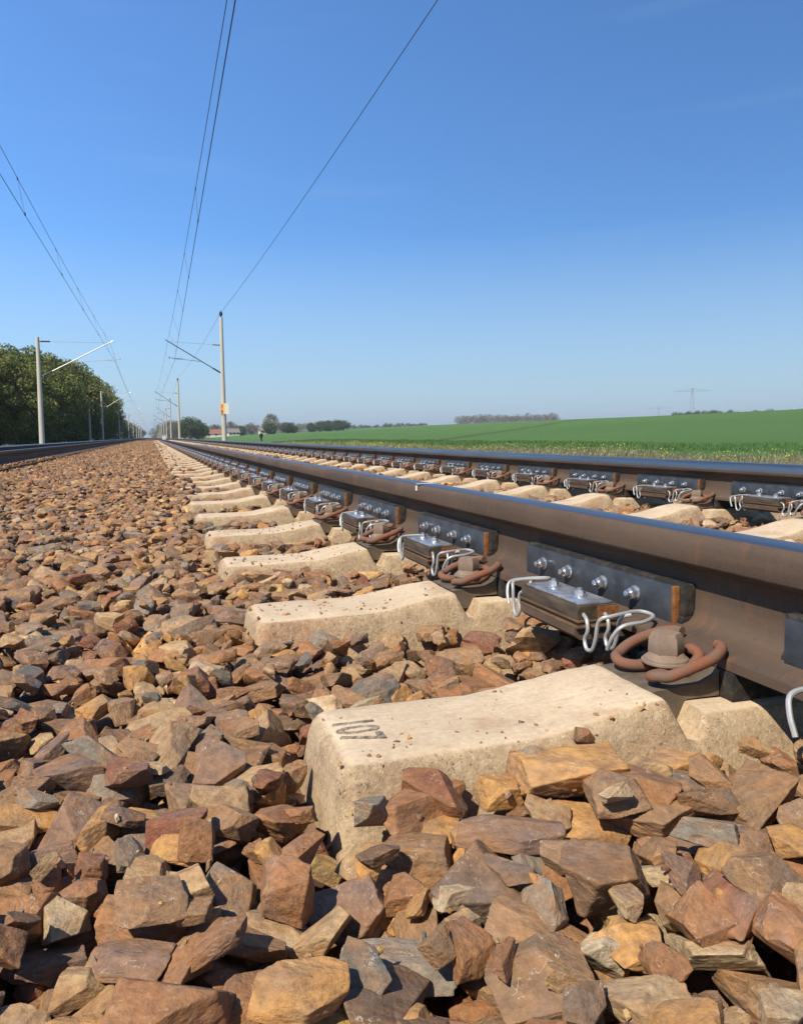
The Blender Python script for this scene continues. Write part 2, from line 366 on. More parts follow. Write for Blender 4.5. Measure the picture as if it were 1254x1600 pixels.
# ------------------------------------------------------------------ track measures
XR, G, S0, SY = 0.6984, 1.5123, 0.617, 0.795     # near rail, rail spacing, sleeper spacing, first sleeper
XC = XR+G/2; XL = XR+G
LX2, LX1 = -1.715, -1.715-G                       # the other track's rails
LXC = LX2-G/2
SEND = XC-0.166                                   # half length of a sleeper

def terrain(x, y):
    x = np.asarray(x, float); y = np.asarray(y, float)
    z = np.where(x > 0, -.75-.22*np.clip((x-4.5)/3, 0, 1), -.8)+0*y
    t = np.clip((x-19)/(350-19), 0, 1); hgt = 10.6-2.4*np.clip((y-500)/1500, 0, 1)
    rise = hgt*(1-(1-t)**1.35)*(1 if True else 0)
    near = np.clip((x-17.5)/6, 0, 1)
    z = z+rise*near
    z = z+np.where(x > 25, .5*np.sin(x*.011+y*.006)*np.clip((x-25)/80, 0, 1)*np.clip((400-x)/100, .3, 1), 0)
    z = z-np.clip((x-420)/500, 0, 1)*5
    return z

def build_ground():
    xs = np.unique(np.concatenate([np.linspace(-4000, -400, 10), np.linspace(-400, -30, 12), np.linspace(-30, 30, 41), np.linspace(30, 500, 60), np.linspace(500, 4500, 14)]))
    ys = np.unique(np.concatenate([np.linspace(-300, 0, 8), np.linspace(0, 100, 34), np.linspace(100, 1200, 60), np.linspace(1200, 6500, 20)]))
    X, Y = np.meshgrid(xs, ys); Z = terrain(X, Y)
    nx, ny = len(xs), len(ys); idx = np.arange(nx*ny).reshape(ny, nx)
    F = np.stack([idx[:-1, :-1], idx[:-1, 1:], idx[1:, 1:], idx[1:, :-1]], -1).reshape(-1, 4)
    V = np.stack([X, Y, Z], -1).reshape(-1, 3)
    cx = V[F].mean(1)[:, 0]; cy = V[F].mean(1)[:, 1]
    me = np_mesh('ground', V, F, MT['soil'], True)
    me.materials.append(MT['field'])
    me.polygons.foreach_set('material_index', ((cx > 17.6) & (cx < 1600) & (cy < 4000)).astype(np.int32)); me.update()
    tag(link('ground', me), kind='structure')
    # ballast formation: two tracks on one bed
    xs = np.array([-6.9, -6.2, -4.9, -4.7, -4.0, -2.4, -1.72, -1.5, -1.0, -.4, .1, .3, .62, 1.0, 1.5, 2.0, 2.4, 3.0, 3.15, 4.1, 4.8])
    zs0 = np.array([-.85, -.79, -.33, -.225, -.225, -.225, -.222, -.222, -.255, -.27, -.28, -.30, -.33, -.30, -.30, -.30, -.30, -.28, -.30, -.76, -.82])
    ys = np.unique(np.concatenate([np.linspace(-8, 20, 50), np.linspace(20, 1400, 60)]))
    X, Y = np.meshgrid(xs, ys); Z = np.tile(zs0, (len(ys), 1))
    lift = np.clip((Y-7)/6, 0, 1)*.055*((X > -.9) & (X < 3.1)); Z = Z+lift
    nx, ny = len(xs), len(ys); idx = np.arange(nx*ny).reshape(ny, nx)
    F = np.stack([idx[:-1, :-1], idx[:-1, 1:], idx[1:, 1:], idx[1:, :-1]], -1).reshape(-1, 4)
    tag(link('ballast_bed', np_mesh('ballast_bed', np.stack([X, Y, Z], -1).reshape(-1, 3), F, MT['bed'], True)), kind='structure')
build_ground()

def ordinal(n):
    w = ['', 'first', 'second', 'third', 'fourth', 'fifth', 'sixth', 'seventh', 'eighth', 'ninth', 'tenth', 'eleventh', 'twelfth']
    if n < len(w): return w[n]
    suf = 'th' if 10 <= n % 100 <= 20 else {1: 'st', 2: 'nd', 3: 'rd'}.get(n % 10, 'th')
    return f'{n}{suf}'

# ------------------------------------------------------------------ rails
def rail_poly():
    h = [(0, 0), (.010, -.0002), (.0205, -.0016), (.0275, -.0050), (.0318, -.0105), (.0335, -.0175), (.0350, -.0392), (.0335, -.0425), (.0130, -.0515),
         (.0095, -.0555), (.0076, -.066), (.0070, -.088), (.0080, -.106), (.0115, -.1165), (.0180, -.1225), (.0400, -.1295), (.0615, -.1365), (.0625, -.1385), (.0625, -.149)]
    return h+[(-x, z) for x, z in reversed(h[1:])]
def rail(name, x, gauge_side, label, y1=1400.0, y0=-6.0):
    P = rail_poly(); n = len(P)
    ys = [y0]+[y0+i*(12-y0)/12 for i in range(1, 13)]+[30, 80, 200, 500, y1]
    V = [(a, y, z) for y in ys for a, z in P]
    F = [(j*n+i, j*n+(i+1) % n, (j+1)*n+(i+1) % n, (j+1)*n+i) for j in range(len(ys)-1) for i in range(n)]
    me = bpy.data.meshes.new(name); me.from_pydata(V, [], F+[tuple(range(n)), tuple((len(ys)-1)*n+i for i in range(n-1, -1, -1))])
    me.polygons.foreach_set('use_smooth', [True]*len(me.polygons)); me.set_sharp_from_angle(angle=math.radians(50))
    me.materials.append(MT['rail']); me.update()
    o = tag(link(name, me, loc=(x, 0, 0)), label, 'rail', 'rails of the two tracks')
    # bright running surface, its own part, worn a hair proud
    run = [(a*gauge_side, z+.0006) for a, z in [(-.0235, -.0034), (-.0205, -.0016), (-.010, -.0002), (0, 0), (.010, -.0002), (.0205, -.0016), (.0275, -.0050)]]+\
          [(gauge_side*(a+.0006), z) for a, z in [(.0318, -.0105), (.0335, -.0175), (.0344, -.032)]]
    m = len(run); V = [(a, y, z) for y in ys for a, z in run]
    F = [(j*m+i, j*m+i+1, (j+1)*m+i+1, (j+1)*m+i) for j in range(len(ys)-1) for i in range(m-1)]
    me = bpy.data.meshes.new('running_surface'); me.from_pydata(V, [], F); me.polygons.foreach_set('use_smooth', [True]*len(me.polygons))
    me.materials.append(MT['polish']); me.update(); link('running_surface', me, o)
    return o
r1 = rail('rail', XR, 1, 'rusty brown steel rail closest to the camera, crossing the lower right')
r2 = rail('rail', XL, -1, 'steel rail beyond the nearest one, beside the green field')
r3 = rail('rail', LX2, -1, 'dark shaded rail at left edge, the nearer one of the left track')
r4 = rail('rail', LX1, 1, 'dark shaded rail at left edge, the farther one, beside the forest')
b = MB(); b.box(-.0359, -.0346, 1.925, 1.937, -.017, -.004); b.box(-.0346, .02, 1.925, 1.937, .0009, .0014)
link('paint_mark', b.mesh('paint_mark', MT['white']), r1)

# ------------------------------------------------------------------ sleepers
def sleeper_top(dx):
    """height of the top at distance dx from the track centre"""
    d = abs(dx); e = SEND-d                        # e: from the end
    prof_e = np.array([0, .19, .235, .28, .325, .372]); prof_z = np.array([-.187, -.187, -.184, -.177, -.168, -.1645])
    if d > G/2+.162: return float(np.interp(e, prof_e, prof_z))
    u = d-G/2                                      # from the rail centre, + outwards
    xs = np.array([-.75, -.45, -.36, -.30, -.25, -.205, -.165, -.160, -.140, -.126, -.112, .112, .126, .140, .160, .163])
    zs = np.array([-.205, -.205, -.200, -.190, -.177, -.168, -.1645, -.1665, -.208, -.210, -.1835, -.1835, -.210, -.208, -.1665, -.1645])
    return float(np.interp(u, xs, zs))
def build_sleeper_mesh():
    st = [-SEND, -SEND+.004, -SEND+.010, -SEND+.018]+list(np.linspace(-SEND+.03, -G/2-.17, 22))
    st += [-G/2-d for d in (.163, .160, .150, .140, .126, .119, .112)]+list(np.linspace(-G/2-.10, -G/2+.10, 7))+[-G/2+d for d in (.112, .119, .126, .140, .150, .160, .165)]
    st += list(np.linspace(-G/2+.18, 0, 26)); st = sorted(set(round(s, 5) for s in st)); st = st+[-s for s in reversed(st) if s < -1e-6]
    def cs(zt, inset):
        k = .075+(-.165-zt)*.28-inset; zt = zt-inset*1.0
        pts = []
        zb = -.40
        yb = .150-inset
        for t in (1, .8, .6, .4, .2, .08, .03): pts.append((k+.004+(yb-k-.004)*t, (zt-.011)+(zb-zt+.011)*t))
        pts += [(k+.0015, zt-.007), (k-.0025, zt-.0028), (k-.008, zt-.0006)]
        for t in (.75, .45, .15): pts.append(((k-.012)*t, zt))
        return pts+[(-a, z) for a, z in reversed(pts)]
    V = []; n = None
    for s in st:
        e = SEND-abs(s); inset = .013 if e < .001 else .007 if e < .006 else .0025 if e < .012 else 0
        c = cs(sleeper_top(s), inset); n = len(c)
        slant = .02
        for a, z in c:
            q = Vector((s*9, a*25, z*25)); d = mnoise.noise(q*1.3)*.0020+mnoise.noise(q*5)*.0011
            sx = s+(slant*(-.187-z)/.2*(1 if s > 0 else -1) if e < .02 else 0)
            V.append((sx, a+(d if a > 0 else -d), z+d*.8))
    m = len(st); F = [(i*n+k, i*n+k+1, (i+1)*n+k+1, (i+1)*n+k) for i in range(m-1) for k in range(n-1)]
    F += [tuple(range(n-1, -1, -1)), tuple((m-1)*n+k for k in range(n))]
    me = bpy.data.meshes.new('sleeper'); me.from_pydata(V, [], F)
    b = bmesh.new(); b.from_mesh(me); bmesh.ops.recalc_face_normals(b, faces=b.faces[:]); b.to_mesh(me); b.free()
    me.polygons.foreach_set('use_smooth', [True]*len(me.polygons)); me.set_sharp_from_angle(angle=math.radians(42))
    me.materials.append(MT['concrete']); me.update(); return me
SLM = build_sleeper_mesh()

def text_mesh(body, size, mat, depth=.0006):
    c = bpy.data.curves.new('t', 'FONT'); c.body = body; c.size = size; c.extrude = depth; c.offset = size*.012
    o = bpy.data.objects.new('t', c); COL.objects.link(o)
    dg = bpy.context.evaluated_depsgraph_get(); me = bpy.data.meshes.new_from_object(o.evaluated_get(dg))
    bpy.data.objects.remove(o); me.materials.clear(); me.materials.append(mat); return me

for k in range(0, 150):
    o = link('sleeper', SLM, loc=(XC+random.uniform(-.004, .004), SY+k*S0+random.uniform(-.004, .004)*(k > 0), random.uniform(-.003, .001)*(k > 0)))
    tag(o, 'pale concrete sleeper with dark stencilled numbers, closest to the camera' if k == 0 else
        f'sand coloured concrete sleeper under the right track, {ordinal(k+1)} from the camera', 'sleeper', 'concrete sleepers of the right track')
    if k == 0:
        me = text_mesh('107', .068, MT['stencil'])
        for v in me.vertices: v.co = Vector((v.co.x*.62, v.co.y*.98, v.co.z))
        t = link('stencilled_number', me, o); t.name = 'stencilled_number'
        t.rotation_euler = (0, 0, -math.pi/2); t.location = (-SEND+.016, .034, -.1862)
        me = text_mesh('11006', .10, MT['stencil'])
        for v in me.vertices: v.co = Vector((v.co.x*.42, v.co.y*.75, v.co.z))
        t = link('end_number', me, o); R = Matrix(((0, math.sin(-.1), -math.cos(.1)), (-1, 0, 0), (0, 1, 0))).to_4x4()
        R = Matrix(((0, .10, -1), (-1, 0, 0), (0, 1, .10))).to_4x4()
        t.matrix_local = Matrix.Translation((-SEND-.0075, .066, -.275)) @ R
for k in range(8, 60):
    tag(link('sleeper', SLM, loc=(LXC, .5+k*S0, -.075)), f'shaded concrete sleeper under the left track, {ordinal(k-7)} of its row', 'sleeper', 'concrete sleepers of the left track')

# ------------------------------------------------------------------ rail dampers and fastenings
DY = 0.298                                           # damper centre behind its sleeper
def bolt_mesh(axis):
    b = MB()
    if axis == 'x':
        b.lathe([(.0001, 0), (.0112, 0), (.0116, -.0008), (.0112, -.0022), (.0095, -.0024)], axis='x', n=18)
        b.lathe([(.0085, -.0024), (.0092, -.003), (.0092, -.0095), (.0078, -.0112), (.0001, -.0113)], axis='x', n=6)
        b.lathe([(.0050, -.010), (.0050, -.0172), (.0038, -.0182), (.0001, -.0183)], axis='x', n=12)
    else:
        b.lathe([(.0001, 0), (.0098, 0), (.0102, .0006), (.0098, .0018), (.0084, .002)], n=18)
        b.lathe([(.0074, .002), (.0080, .0026), (.0080, .0080), (.0066, .0094), (.0001, .0095)], n=6)
        b.lathe([(.0042, .008), (.0042, .0125), (.0032, .0133), (.0001, .0134)], n=12)
    return b
def damper_parts():
    P = []                                           # (name, mesh, [(sub, mesh, loc)])
    b = MB(); b.box(-.0258, -.0076, -.224, .222, -.1165, -.0735, .002)
    b.prism([(-.0258, -.1165), (-.0125, -.1165), (-.0185, -.1215), (-.030, -.1255), (-.0300, -.1225)], 'y', -.224, .222)
    P.append(('rubber_backing', b.mesh('rubber_backing', MT['rubber'], True), []))
    b = MB(); b.box(-.0338, -.0262, -.2085, .214, -.1285, -.0775, .0009)
    bx = bolt_mesh('x').mesh('bolt', MT['zinc'], True)
    er = MB(); er.box(-.0346, -.0262, -.2155, -.2088, -.1292, -.0768, .0008); er.box(-.0344, -.0262, -.2087, -.190, -.1305, -.1287, .0004)
    P.append(('web_plate', b.mesh('web_plate', MT['plate'], True), [('bolt', bx, (-.034, y, -.102)) for y in (.146, .060, -.044, -.128)]+[('rusty_edge', er.mesh('rusty_edge', MT['orange'], True), (0, 0, 0))]))
    b = MB(); b.box(-.124, -.070, -.124, .036, -.1150, -.1112, .0010)
    bz = bolt_mesh('z').mesh('bolt', MT['zinc'], True)
    P.append(('cover_plate', b.mesh('cover_plate', MT['galv'], True), [('bolt', bz, (-.098, y, -.1110)) for y in (-.005, -.083)]))
    b = MB(); b.prism([(-.126, -.1152), (-.068, -.1152), (-.0665, -.1185), (-.0665, -.134), (-.130, -.134), (-.130, -.1205)], 'y', -.131, .043)
    P.append(('rubber_block', b.mesh('rubber_block', MT['darkblock'], True), []))
    b = MB(); b.box(-.1315, -.0660, -.1335, .0455, -.1375, -.1342, .0006); b.box(-.1275, -.0662, -.1318, .0438, -.1425, -.1376); b.box(-.1325, -.0660, -.1335, .0455, -.1460, -.1426, .0006)
    P.append(('steel_layers', b.mesh('steel_layers', MT['brown'], True), []))
    b = MB(); b.box(-.0995, -.0665, -.1342, -.1322, -.1335, -.1160)
    P.append(('rusty_end', b.mesh('rusty_end', MT['orange']), []))
    b = MB(); b.prism([(-.1335, -.1462), (-.0655, -.1462), (-.0655, -.1525), (-.040, -.1525), (-.030, -.1575), (.028, -.1575), (.028, -.1635), (-.1245, -.1635), (-.1335, -.156)], 'y', -.128, .040)
    P.append(('base_channel', b.mesh('base_channel', MT['rail'], True), []))
    for s, e in ((1, .0455), (-1, -.1335)):
        for dx, sz in ((0.0, 1.0), (.033, .92)):
            x = -.1245+dx
            pts = [(x+.004, e-.004*s, -.126), (x, e+.012*s, -.131), (x-.001, e+.016*s, -.145), (x-.002, e+.010*s, -.158), (x-.003, e+.017*s, -.170), (x-.002, e+.029*s, -.168), (x-.001, e+.036*s, -.152), (x, e+.040*s, -.130),
                   (x+.003, e+.046*s, -.121), (x+.012, e+.050*s, -.1185)]
            if dx == 0:
                pts += [(x+.030, e+.048*s, -.117), (x+.062, e+.040*s, -.117), (x+.073, e+.050*s, -.1185), (x+.070, e+.064*s, -.120), (x+.045, e+.078*s, -.122), (x+.014, e+.078*s, -.125), (x+.004, e+.070*s, -.140), (x+.002, e+.060*s, -.160)]
            b = MB(); b.tube(smooth_path(pts, 5), .0028, 8)
            P.append(('spring_wire', b.mesh('spring_wire', MT['wirezinc'], True), []))
    return P
DAMP = damper_parts()

def fast_parts():
    P = []
    b = MB()
    b.prism([(-.1570, -.1690), (-.1550, -.1675), (-.125, -.1655), (-.090, -.1640), (-.072, -.1560), (-.0660, -.1500), (-.0660, -.181), (-.110, -.181), (-.1245, -.204), (-.139, -.203)], 'y', -.046, .064)
    P.append(('guide_plate', b.mesh('guide_plate', MT['guide'], True), []))
    h = [(-.066, .001, -.1345), (-.062, .010, -.137), (-.068, .0175, -.143), (-.086, .0205, -.1555), (-.105, .0210, -.1575), (-.128, .0220, -.1575), (-.144, .027, -.1565), (-.153, .037, -.1545), (-.152, .049, -.151), (-.142, .059, -.1465), (-.124, .066, -.1395), (-.104, .069, -.1335),
         (-.084, .068, -.1285), (-.068, .061, -.1240), (-.056, .050, -.1215), (-.052, .038, -.1215)]
    h = [(-.105+(x+.105)*.90, y*.86, z-.0035*(1 if z > -.15 else 0)) for x, y, z in h]
    full = [(x, -y, z) for x, y, z in reversed(h[1:])]+[(-.0690, 0, -.1375)]+h[1:]
    b = MB(); b.tube(smooth_path(full, 5), .0068, 12)
    P.append(('spring_clip', b.mesh('spring_clip', MT['clip'], True), []))
    b = MB(); b.lathe([(.0001, -.1460), (.0262, -.1460), (.0258, -.1440), (.0225, -.1415), (.0195, -.1375)], (-.105, 0, 0), n=32)
    b.lathe([(.0195, -.1400), (.0212, -.136), (.0205, -.120), (.0165, -.1130), (.0001, -.1120)], (-.105, 0, 0), n=6)
    w = MB(); w.lathe([(.0001, -.1505), (.0275, -.1505), (.0290, -.1495), (.0290, -.1472), (.0275, -.1462), (.0001, -.1461)], (-.105, 0, 0), n=36)
    P.append(('sleeper_screw', b.mesh('sleeper_screw', MT['dusty'], True), [('washer', w.mesh('washer', MT['dusty'], True), (0, 0, 0))]))
    b = MB(); b.box(-.0640, .0655, -.066, .070, -.1832, -.1502, .001)
    P.append(('rail_pad', b.mesh('rail_pad', MT['rubber'], True), []))
    return P
FAST = fast_parts()

def merged(parts, name):
    """one small mesh for copies too far away to show their parts"""
    V, F, mi, mats = [], [], [], []
    for _n, me, subs in parts:
        for m_, loc in [(me, (0, 0, 0))]+[(s[1], s[2]) for s in subs]:
            if m_.materials[0] not in mats: mats.append(m_.materials[0])
            o = len(V); V += [(v.co.x+loc[0], v.co.y+loc[1], v.co.z+loc[2]) for v in m_.vertices]
            F += [tuple(i+o for i in p.vertices) for p in m_.polygons]; mi += [mats.index(m_.materials[0])]*len(m_.polygons)
    me = bpy.data.meshes.new(name); me.from_pydata(V, [], F)
    for m_ in mats: me.materials.append(m_)
    me.polygons.foreach_set('material_index', mi); me.update(); return me
DAMP_M, FAST_M = merged(DAMP, 'rail_damper'), merged(FAST, 'rail_fastening')

def place(parts, merged_me, name, loc, detailed, label, cat, group):
    if not detailed:
        return tag(link(name, merged_me, loc=loc), label, cat, group)
    r = tag(empty(name, loc), label, cat, group)
    for n_, me, subs in parts:
        p = link(n_, me, r)
        for sn, sm, sl in subs: link(sn, sm, p, sl)
    return r
for x, which, n, det in ((XR, 'nearest', 105, 18), (XL, 'second', 105, 14)):
    for k in range(0 if x == XR else 2, n):
        y = SY+k*S0
        place(FAST, FAST_M, 'rail_fastening', (x, y+.004, 0), k < det, f'rusty spring clip with dusty screw on the {which} rail, {ordinal(k+1)} sleeper from the camera',
              'rail fastening', f'spring clip fastenings along the {which} rail')
    for k in range(-1 if x == XR else 1, n):
        y = SY+k*S0
        place(DAMP, DAMP_M, 'rail_damper', (x, y+DY, 0), k < det, f'bolted dark rail damper with wire springs on the {which} rail, {ordinal(k+2 if x == XR else k)} from the camera',
              'rail damper', f'bolted rail dampers along the {which} rail')

# ------------------------------------------------------------------ ballast stones
PAL = [('rust brown', (.315, .145, .062), 20), ('dark brown', (.165, .100, .058), 13), ('mauve brown', (.215, .135, .095), 12), ('tan', (.43, .285, .145), 16), ('orange ochre', (.54, .285, .09), 10),
       ('brown', (.28, .168, .088), 19), ('grey', (.24, .205, .155), 6), ('dark grey', (.125, .115, .095), 6), ('cream', (.54, .41, .24), 3), ('dark red', (.22, .085, .05), 5), ('yellow', (.56, .37, .13), 1.5)]
PN = {p[0]: i for i, p in enumerate(PAL)}
PW = np.array([p[2] for p in PAL], float); PW /= PW.sum(); PC = np.array([p[1] for p in PAL])

def ico(level):
    b = bmesh.new(); bmesh.ops.create_icosphere(b, subdivisions=level, radius=1); b.verts.ensure_lookup_table()
    V = np.array([v.co[:] for v in b.verts]); F = np.array([[v.index for v in f.verts] for f in b.faces]); b.free(); return V, F
ICO = {k: ico(k) for k in (1, 2, 3, 4, 6)}
NT = 18
TPL = []
for t in range(NT):
    g = np.random.default_rng(100+t)
    n = g.integers(6, 12); N = g.normal(size=(n, 3)); N /= np.linalg.norm(N, axis=1)[:, None]
    D_ = g.uniform(.50, .92, n)
    N = np.vstack([N, [[0, 0, 1], [0, 0, -1], [1, .1, .1], [-1, .1, -.1], [.1, 1, 0], [0, -1, .1]]]); D_ = np.concatenate([D_, [g.uniform(.5, .75), .7, .95, .95, .9, .9]])
    TPL.append((N, D_, np.array([1.0, g.uniform(.62, .9), g.uniform(.42, .72)]), g.uniform(0, 50, 3)))
def stone_shape(t, level):
    V, F = ICO[level]; N, D_, A, off = TPL[t]
    # soft minimum of the cutting planes keeps edges crisp but chipped
    d = np.maximum(V @ N.T, 1e-3)/np.linalg.norm(N, axis=1); r = (D_[None]/d)
    k = 85.0; rm = -np.log(np.exp(-k*np.minimum(r, 3)).sum(1))/k
    P = V*rm[:, None]
    if level >= 3:
        h = np.array([mnoise.fractal(Vector(p*2.1+off), 1.0, 2.1, 4) for p in P]) if level < 6 else np.array([mnoise.fractal(Vector(p*2.1+off), .8, 2.1, 6) for p in P])
        P = P*(1+.036*h)[:, None]
        cut = np.array([mnoise.noise(Vector((p[0]*.8, p[1]*1.1, p[2]*4))+Vector(off)) for p in P])
        P = P*(1+.006*np.sign(cut)*np.minimum(np.abs(cut)*6, 1))[:, None]
    return P*A, F
SHAPE = {(t, l): stone_shape(t, l) for t in range(NT) for l in (1, 2, 3)}
def rot(ax, ay, az):
    cx, sx, cy, sy, cz, sz = math.cos(ax), math.sin(ax), math.cos(ay), math.sin(ay), math.cos(az), math.sin(az)
    return np.array([[cz, -sz, 0], [sz, cz, 0], [0, 0, 1]]) @ np.array([[cy, 0, sy], [0, 1, 0], [-sy, 0, cy]]) @ np.array([[1, 0, 0], [0, cx, -sx], [0, sx, cx]])

def target_level(x, y):
    base = -.205+.010*math.sin(x*3.1+y*1.3)+.008*math.sin(x*7+y*4.1)
    if x > .16:
        if x < .60: t = -.204-.012*max(0, (x-.42)/.18) if y > .8 else -.188+.010*math.sin(x*21)
        elif x < .80: t = -.200
        else: t = -.212
        base = t+.006*math.sin(x*9+y*6)
    elif x > .04: base = base-.014*(x-.04)/.12
    if .14 < x < .27 and y > 4.2 and abs(((y-SY+S0/2) % S0)-S0/2) < .11: base = -.160
    if y > 4.5: base += .008
    return base

class Pack:
    def __init__(s, x0, x1, y0, y1, c, bed):
        s.x0, s.y0, s.c = x0, y0, c; s.nx, s.ny = int((x1-x0)/c), int((y1-y0)/c); s.x1, s.y1 = x1, y1
        X = x0+(np.arange(s.nx)+.5)*c; Y = y0+(np.arange(s.ny)+.5)*c
        s.H = np.full((s.nx, s.ny), bed); s.ID = np.full((s.nx, s.ny), -1, np.int32); s.st = []
        XX, YY = np.meshgrid(X, Y, indexing='ij')
        yy = np.abs(((YY-SY+S0/2) % S0)-S0/2); on = YY > SY-S0/2
        topz = np.array([sleeper_top(x-XC) if abs(x-XC) < SEND else -9 for x in X])[:, None]
        half = .075+(-.165-topz)*.28
        solid = (topz > -5) & on
        s.H = np.where(solid & (yy < half), np.maximum(s.H, topz), s.H)
        side = topz-(yy-half)/(.150-half)*(.40+topz)
        s.H = np.where(solid & (yy >= half) & (yy < .15), np.maximum(s.H, side), s.H)
        s.lock = solid & (yy < half-.004)
        for xr in (XR, XL, LX2):                     # under a rail: only what fits beneath its foot
            s.cap = np.where(np.abs(XX-xr) < .068, -.160, getattr(s, 'cap', np.full(XX.shape, 9.0)))
        for xr in (XR, XL):      # room under the dampers and round the clips
            band = (XX > xr-.15) & (XX < xr-.06); ph = ((YY-SY-DY+S0/2) % S0)-S0/2
            s.cap = np.where(band & (ph > -.24) & (ph < .12) & (YY > 0), -.182, s.cap)
            s.H = np.where((XX > xr-.17) & (XX < xr-.06) & (yy < .085) & on, 1.0, s.H)
    def put(s, x, y, V, lim, sid, strict=False, keep=None):
        """V rotated/scaled vertices of the stone about its centre"""
        c = s.c; ix = np.floor((x+V[:, 0]-s.x0)/c).astype(int); iy = np.floor((y+V[:, 1]-s.y0)/c).astype(int)
        if ix.min() < 0 or iy.min() < 0 or ix.max() >= s.nx or iy.max() >= s.ny: return None
        bx, by = ix.min(), iy.min(); w, h = ix.max()-bx+1, iy.max()-by+1
        lo = np.full((w, h), 9.0); hi = np.full((w, h), -9.0)
        np.minimum.at(lo, (ix-bx, iy-by), V[:, 2]); np.maximum.at(hi, (ix-bx, iy-by), V[:, 2])
        m = hi > -8; Hs = s.H[bx:bx+w, by:by+h]
        if keep is not None:
            q = s.ID[bx:bx+w, by:by+h][m]; q = q[q >= 0]
            if len(q) and keep[q].mean() > .40: return None
        z = (Hs-lo)[m].max()-.002
        # let corners bite a little: loose ballast interlocks
        zz = np.sort((Hs-lo)[m]); z = min(z, zz[int(len(zz)*.90)]+.004)
        if Hs[m].max() > .5: return None
        if (s.lock[bx:bx+w, by:by+h] & m).any() and (strict or random.random() > (.35 if x < .26 and y > 4.2 else .05 if x < .3 and y > 1.9 else .012)): return None
        if z+V[:, 2].max() > lim: return None
        if ((z+lo-Hs)[m] < .011).mean() < (.22 if strict else .08): return None
        new = hi+z
        if (new > s.cap[bx:bx+w, by:by+h])[m].any(): return None
        up = m & (new > Hs)
        s.H[bx:bx+w, by:by+h] = np.where(up, new, Hs)
        I = s.ID[bx:bx+w, by:by+h]; I[up] = sid
        return z

def make_variant(sz, near):
    t = random.randrange(NT); tilt = random.gauss(0, .33), random.gauss(0, .33); az = random.uniform(0, 6.283)
    sc = np.array([random.uniform(.85, 1.15), random.uniform(.85, 1.15), random.uniform(.85, 1.2)])*sz
    R = rot(tilt[0], tilt[1], az); return t, R, sc

def px_ray(px, py, z):
    d = CF*FPX+CR*(px-PPX)-CU*(py-PPY); t = (z-CAMH)/d[2]; return d[0]*t, d[1]*t

HERO = [  # x, y, w, h in the photo, colour, template, tall
 (118, 1235, 98, 105, 'mauve brown'), (252, 1201, 140, 62, 'brown'), (378, 1184, 120, 60, 'tan'), (205, 1250, 125, 52, 'orange ochre'), (378, 1243, 88, 88, 'tan'),
 (298, 1272, 95, 95, 'brown'), (433, 1272, 45, 92, 'rust brown'), (218, 1298, 90, 80, 'grey'), (366, 1281, 62, 62, 'brown'), (268, 1340, 75, 45, 'orange ochre'),
 (385, 1362, 98, 95, 'grey'), (340, 1323, 62, 72, 'rust brown'), (133, 1365, 72, 82, 'rust brown'), (211, 1400, 122, 115, 'rust brown'), (95, 1420, 72, 72, 'cream'),
 (300, 1391, 76, 66, 'tan'), (450, 1400, 88, 120, 'rust brown'), (540, 1345, 122, 105, 'mauve brown'), (556, 1277, 98, 75, 'grey'), (614, 1416, 175, 92, 'grey'),
 (387, 1436, 110, 60, 'brown'), (842, 1406, 190, 102, 'brown'), (803, 1295, 152, 66, 'mauve brown'), (772, 1250, 76, 52, 'dark red'), (945, 1283, 132, 96, 'orange ochre'),
 (900, 1330, 108, 52, 'brown'), (975, 1377, 88, 84, 'yellow'), (1060, 1410, 92, 92, 'cream'), (1064, 1218, 86, 100, 'dark grey'), (1058, 1279, 112, 62, 'mauve brown'),
 (1072, 1336, 100, 62, 'dark red'), (990, 1446, 108, 42, 'orange ochre'), (723, 1394, 52, 96, 'tan'), (719, 1328, 48, 50, 'cream'), (653, 1275, 112, 92, 'brown'),
 (625, 1344, 72, 58, 'rust brown'), (855, 1258, 72, 56, 'tan'), (990, 1219, 100, 46, 'cream'), (920, 1212, 62, 36, 'grey'), (818, 1344, 62, 32, 'grey'),
 (239, 1010, 76, 50, 'dark red'), (328, 962, 80, 42, 'cream'), (429, 1048, 72, 86, 'rust brown'), (243, 938, 46, 44, 'orange ochre'), (590, 1052, 72, 46, 'yellow'),
 (501, 996, 54, 56, 'grey'), (497, 918, 130, 40, 'brown'), (361, 937, 46, 48, 'grey'), (226, 826, 56, 22, 'grey'), (632, 1008, 78, 46, 'dark grey'),
 (676, 1062, 70, 44, 'brown'), (745, 1045, 60, 34, 'tan'), (323, 1052, 38, 58, 'rust brown'), (150, 1075, 80, 46, 'brown'), (300, 1075, 60, 56, 'mauve brown'),
 (385, 1108, 55, 62, 'mauve brown'), (220, 1110, 80, 46, 'tan'), (110, 1145, 80, 46, 'dark brown'), (310, 1140, 72, 56, 'rust brown'), (455, 1165, 40, 50, 'brown'),
 (150, 1030, 70, 34, 'dark grey'), (100, 960, 60, 40, 'brown'), (395, 1015, 60, 46, 'brown'), (560, 1020, 54, 40, 'tan'), (540, 1085, 60, 32, 'brown'),
 (850, 1012, 62, 26, 'tan'), (1215, 1330, 110, 90, 'rust brown'), (1180, 1440, 110, 90, 'brown'), (40, 1330, 90, 90, 'brown'), (30, 1440, 110, 100, 'rust brown'),
 (200, 1500, 150, 80, 'mauve brown'), (420, 1510, 150, 90, 'brown'), (760, 1520, 170, 90, 'rust brown'), (1000, 1530, 150, 80, 'tan')]

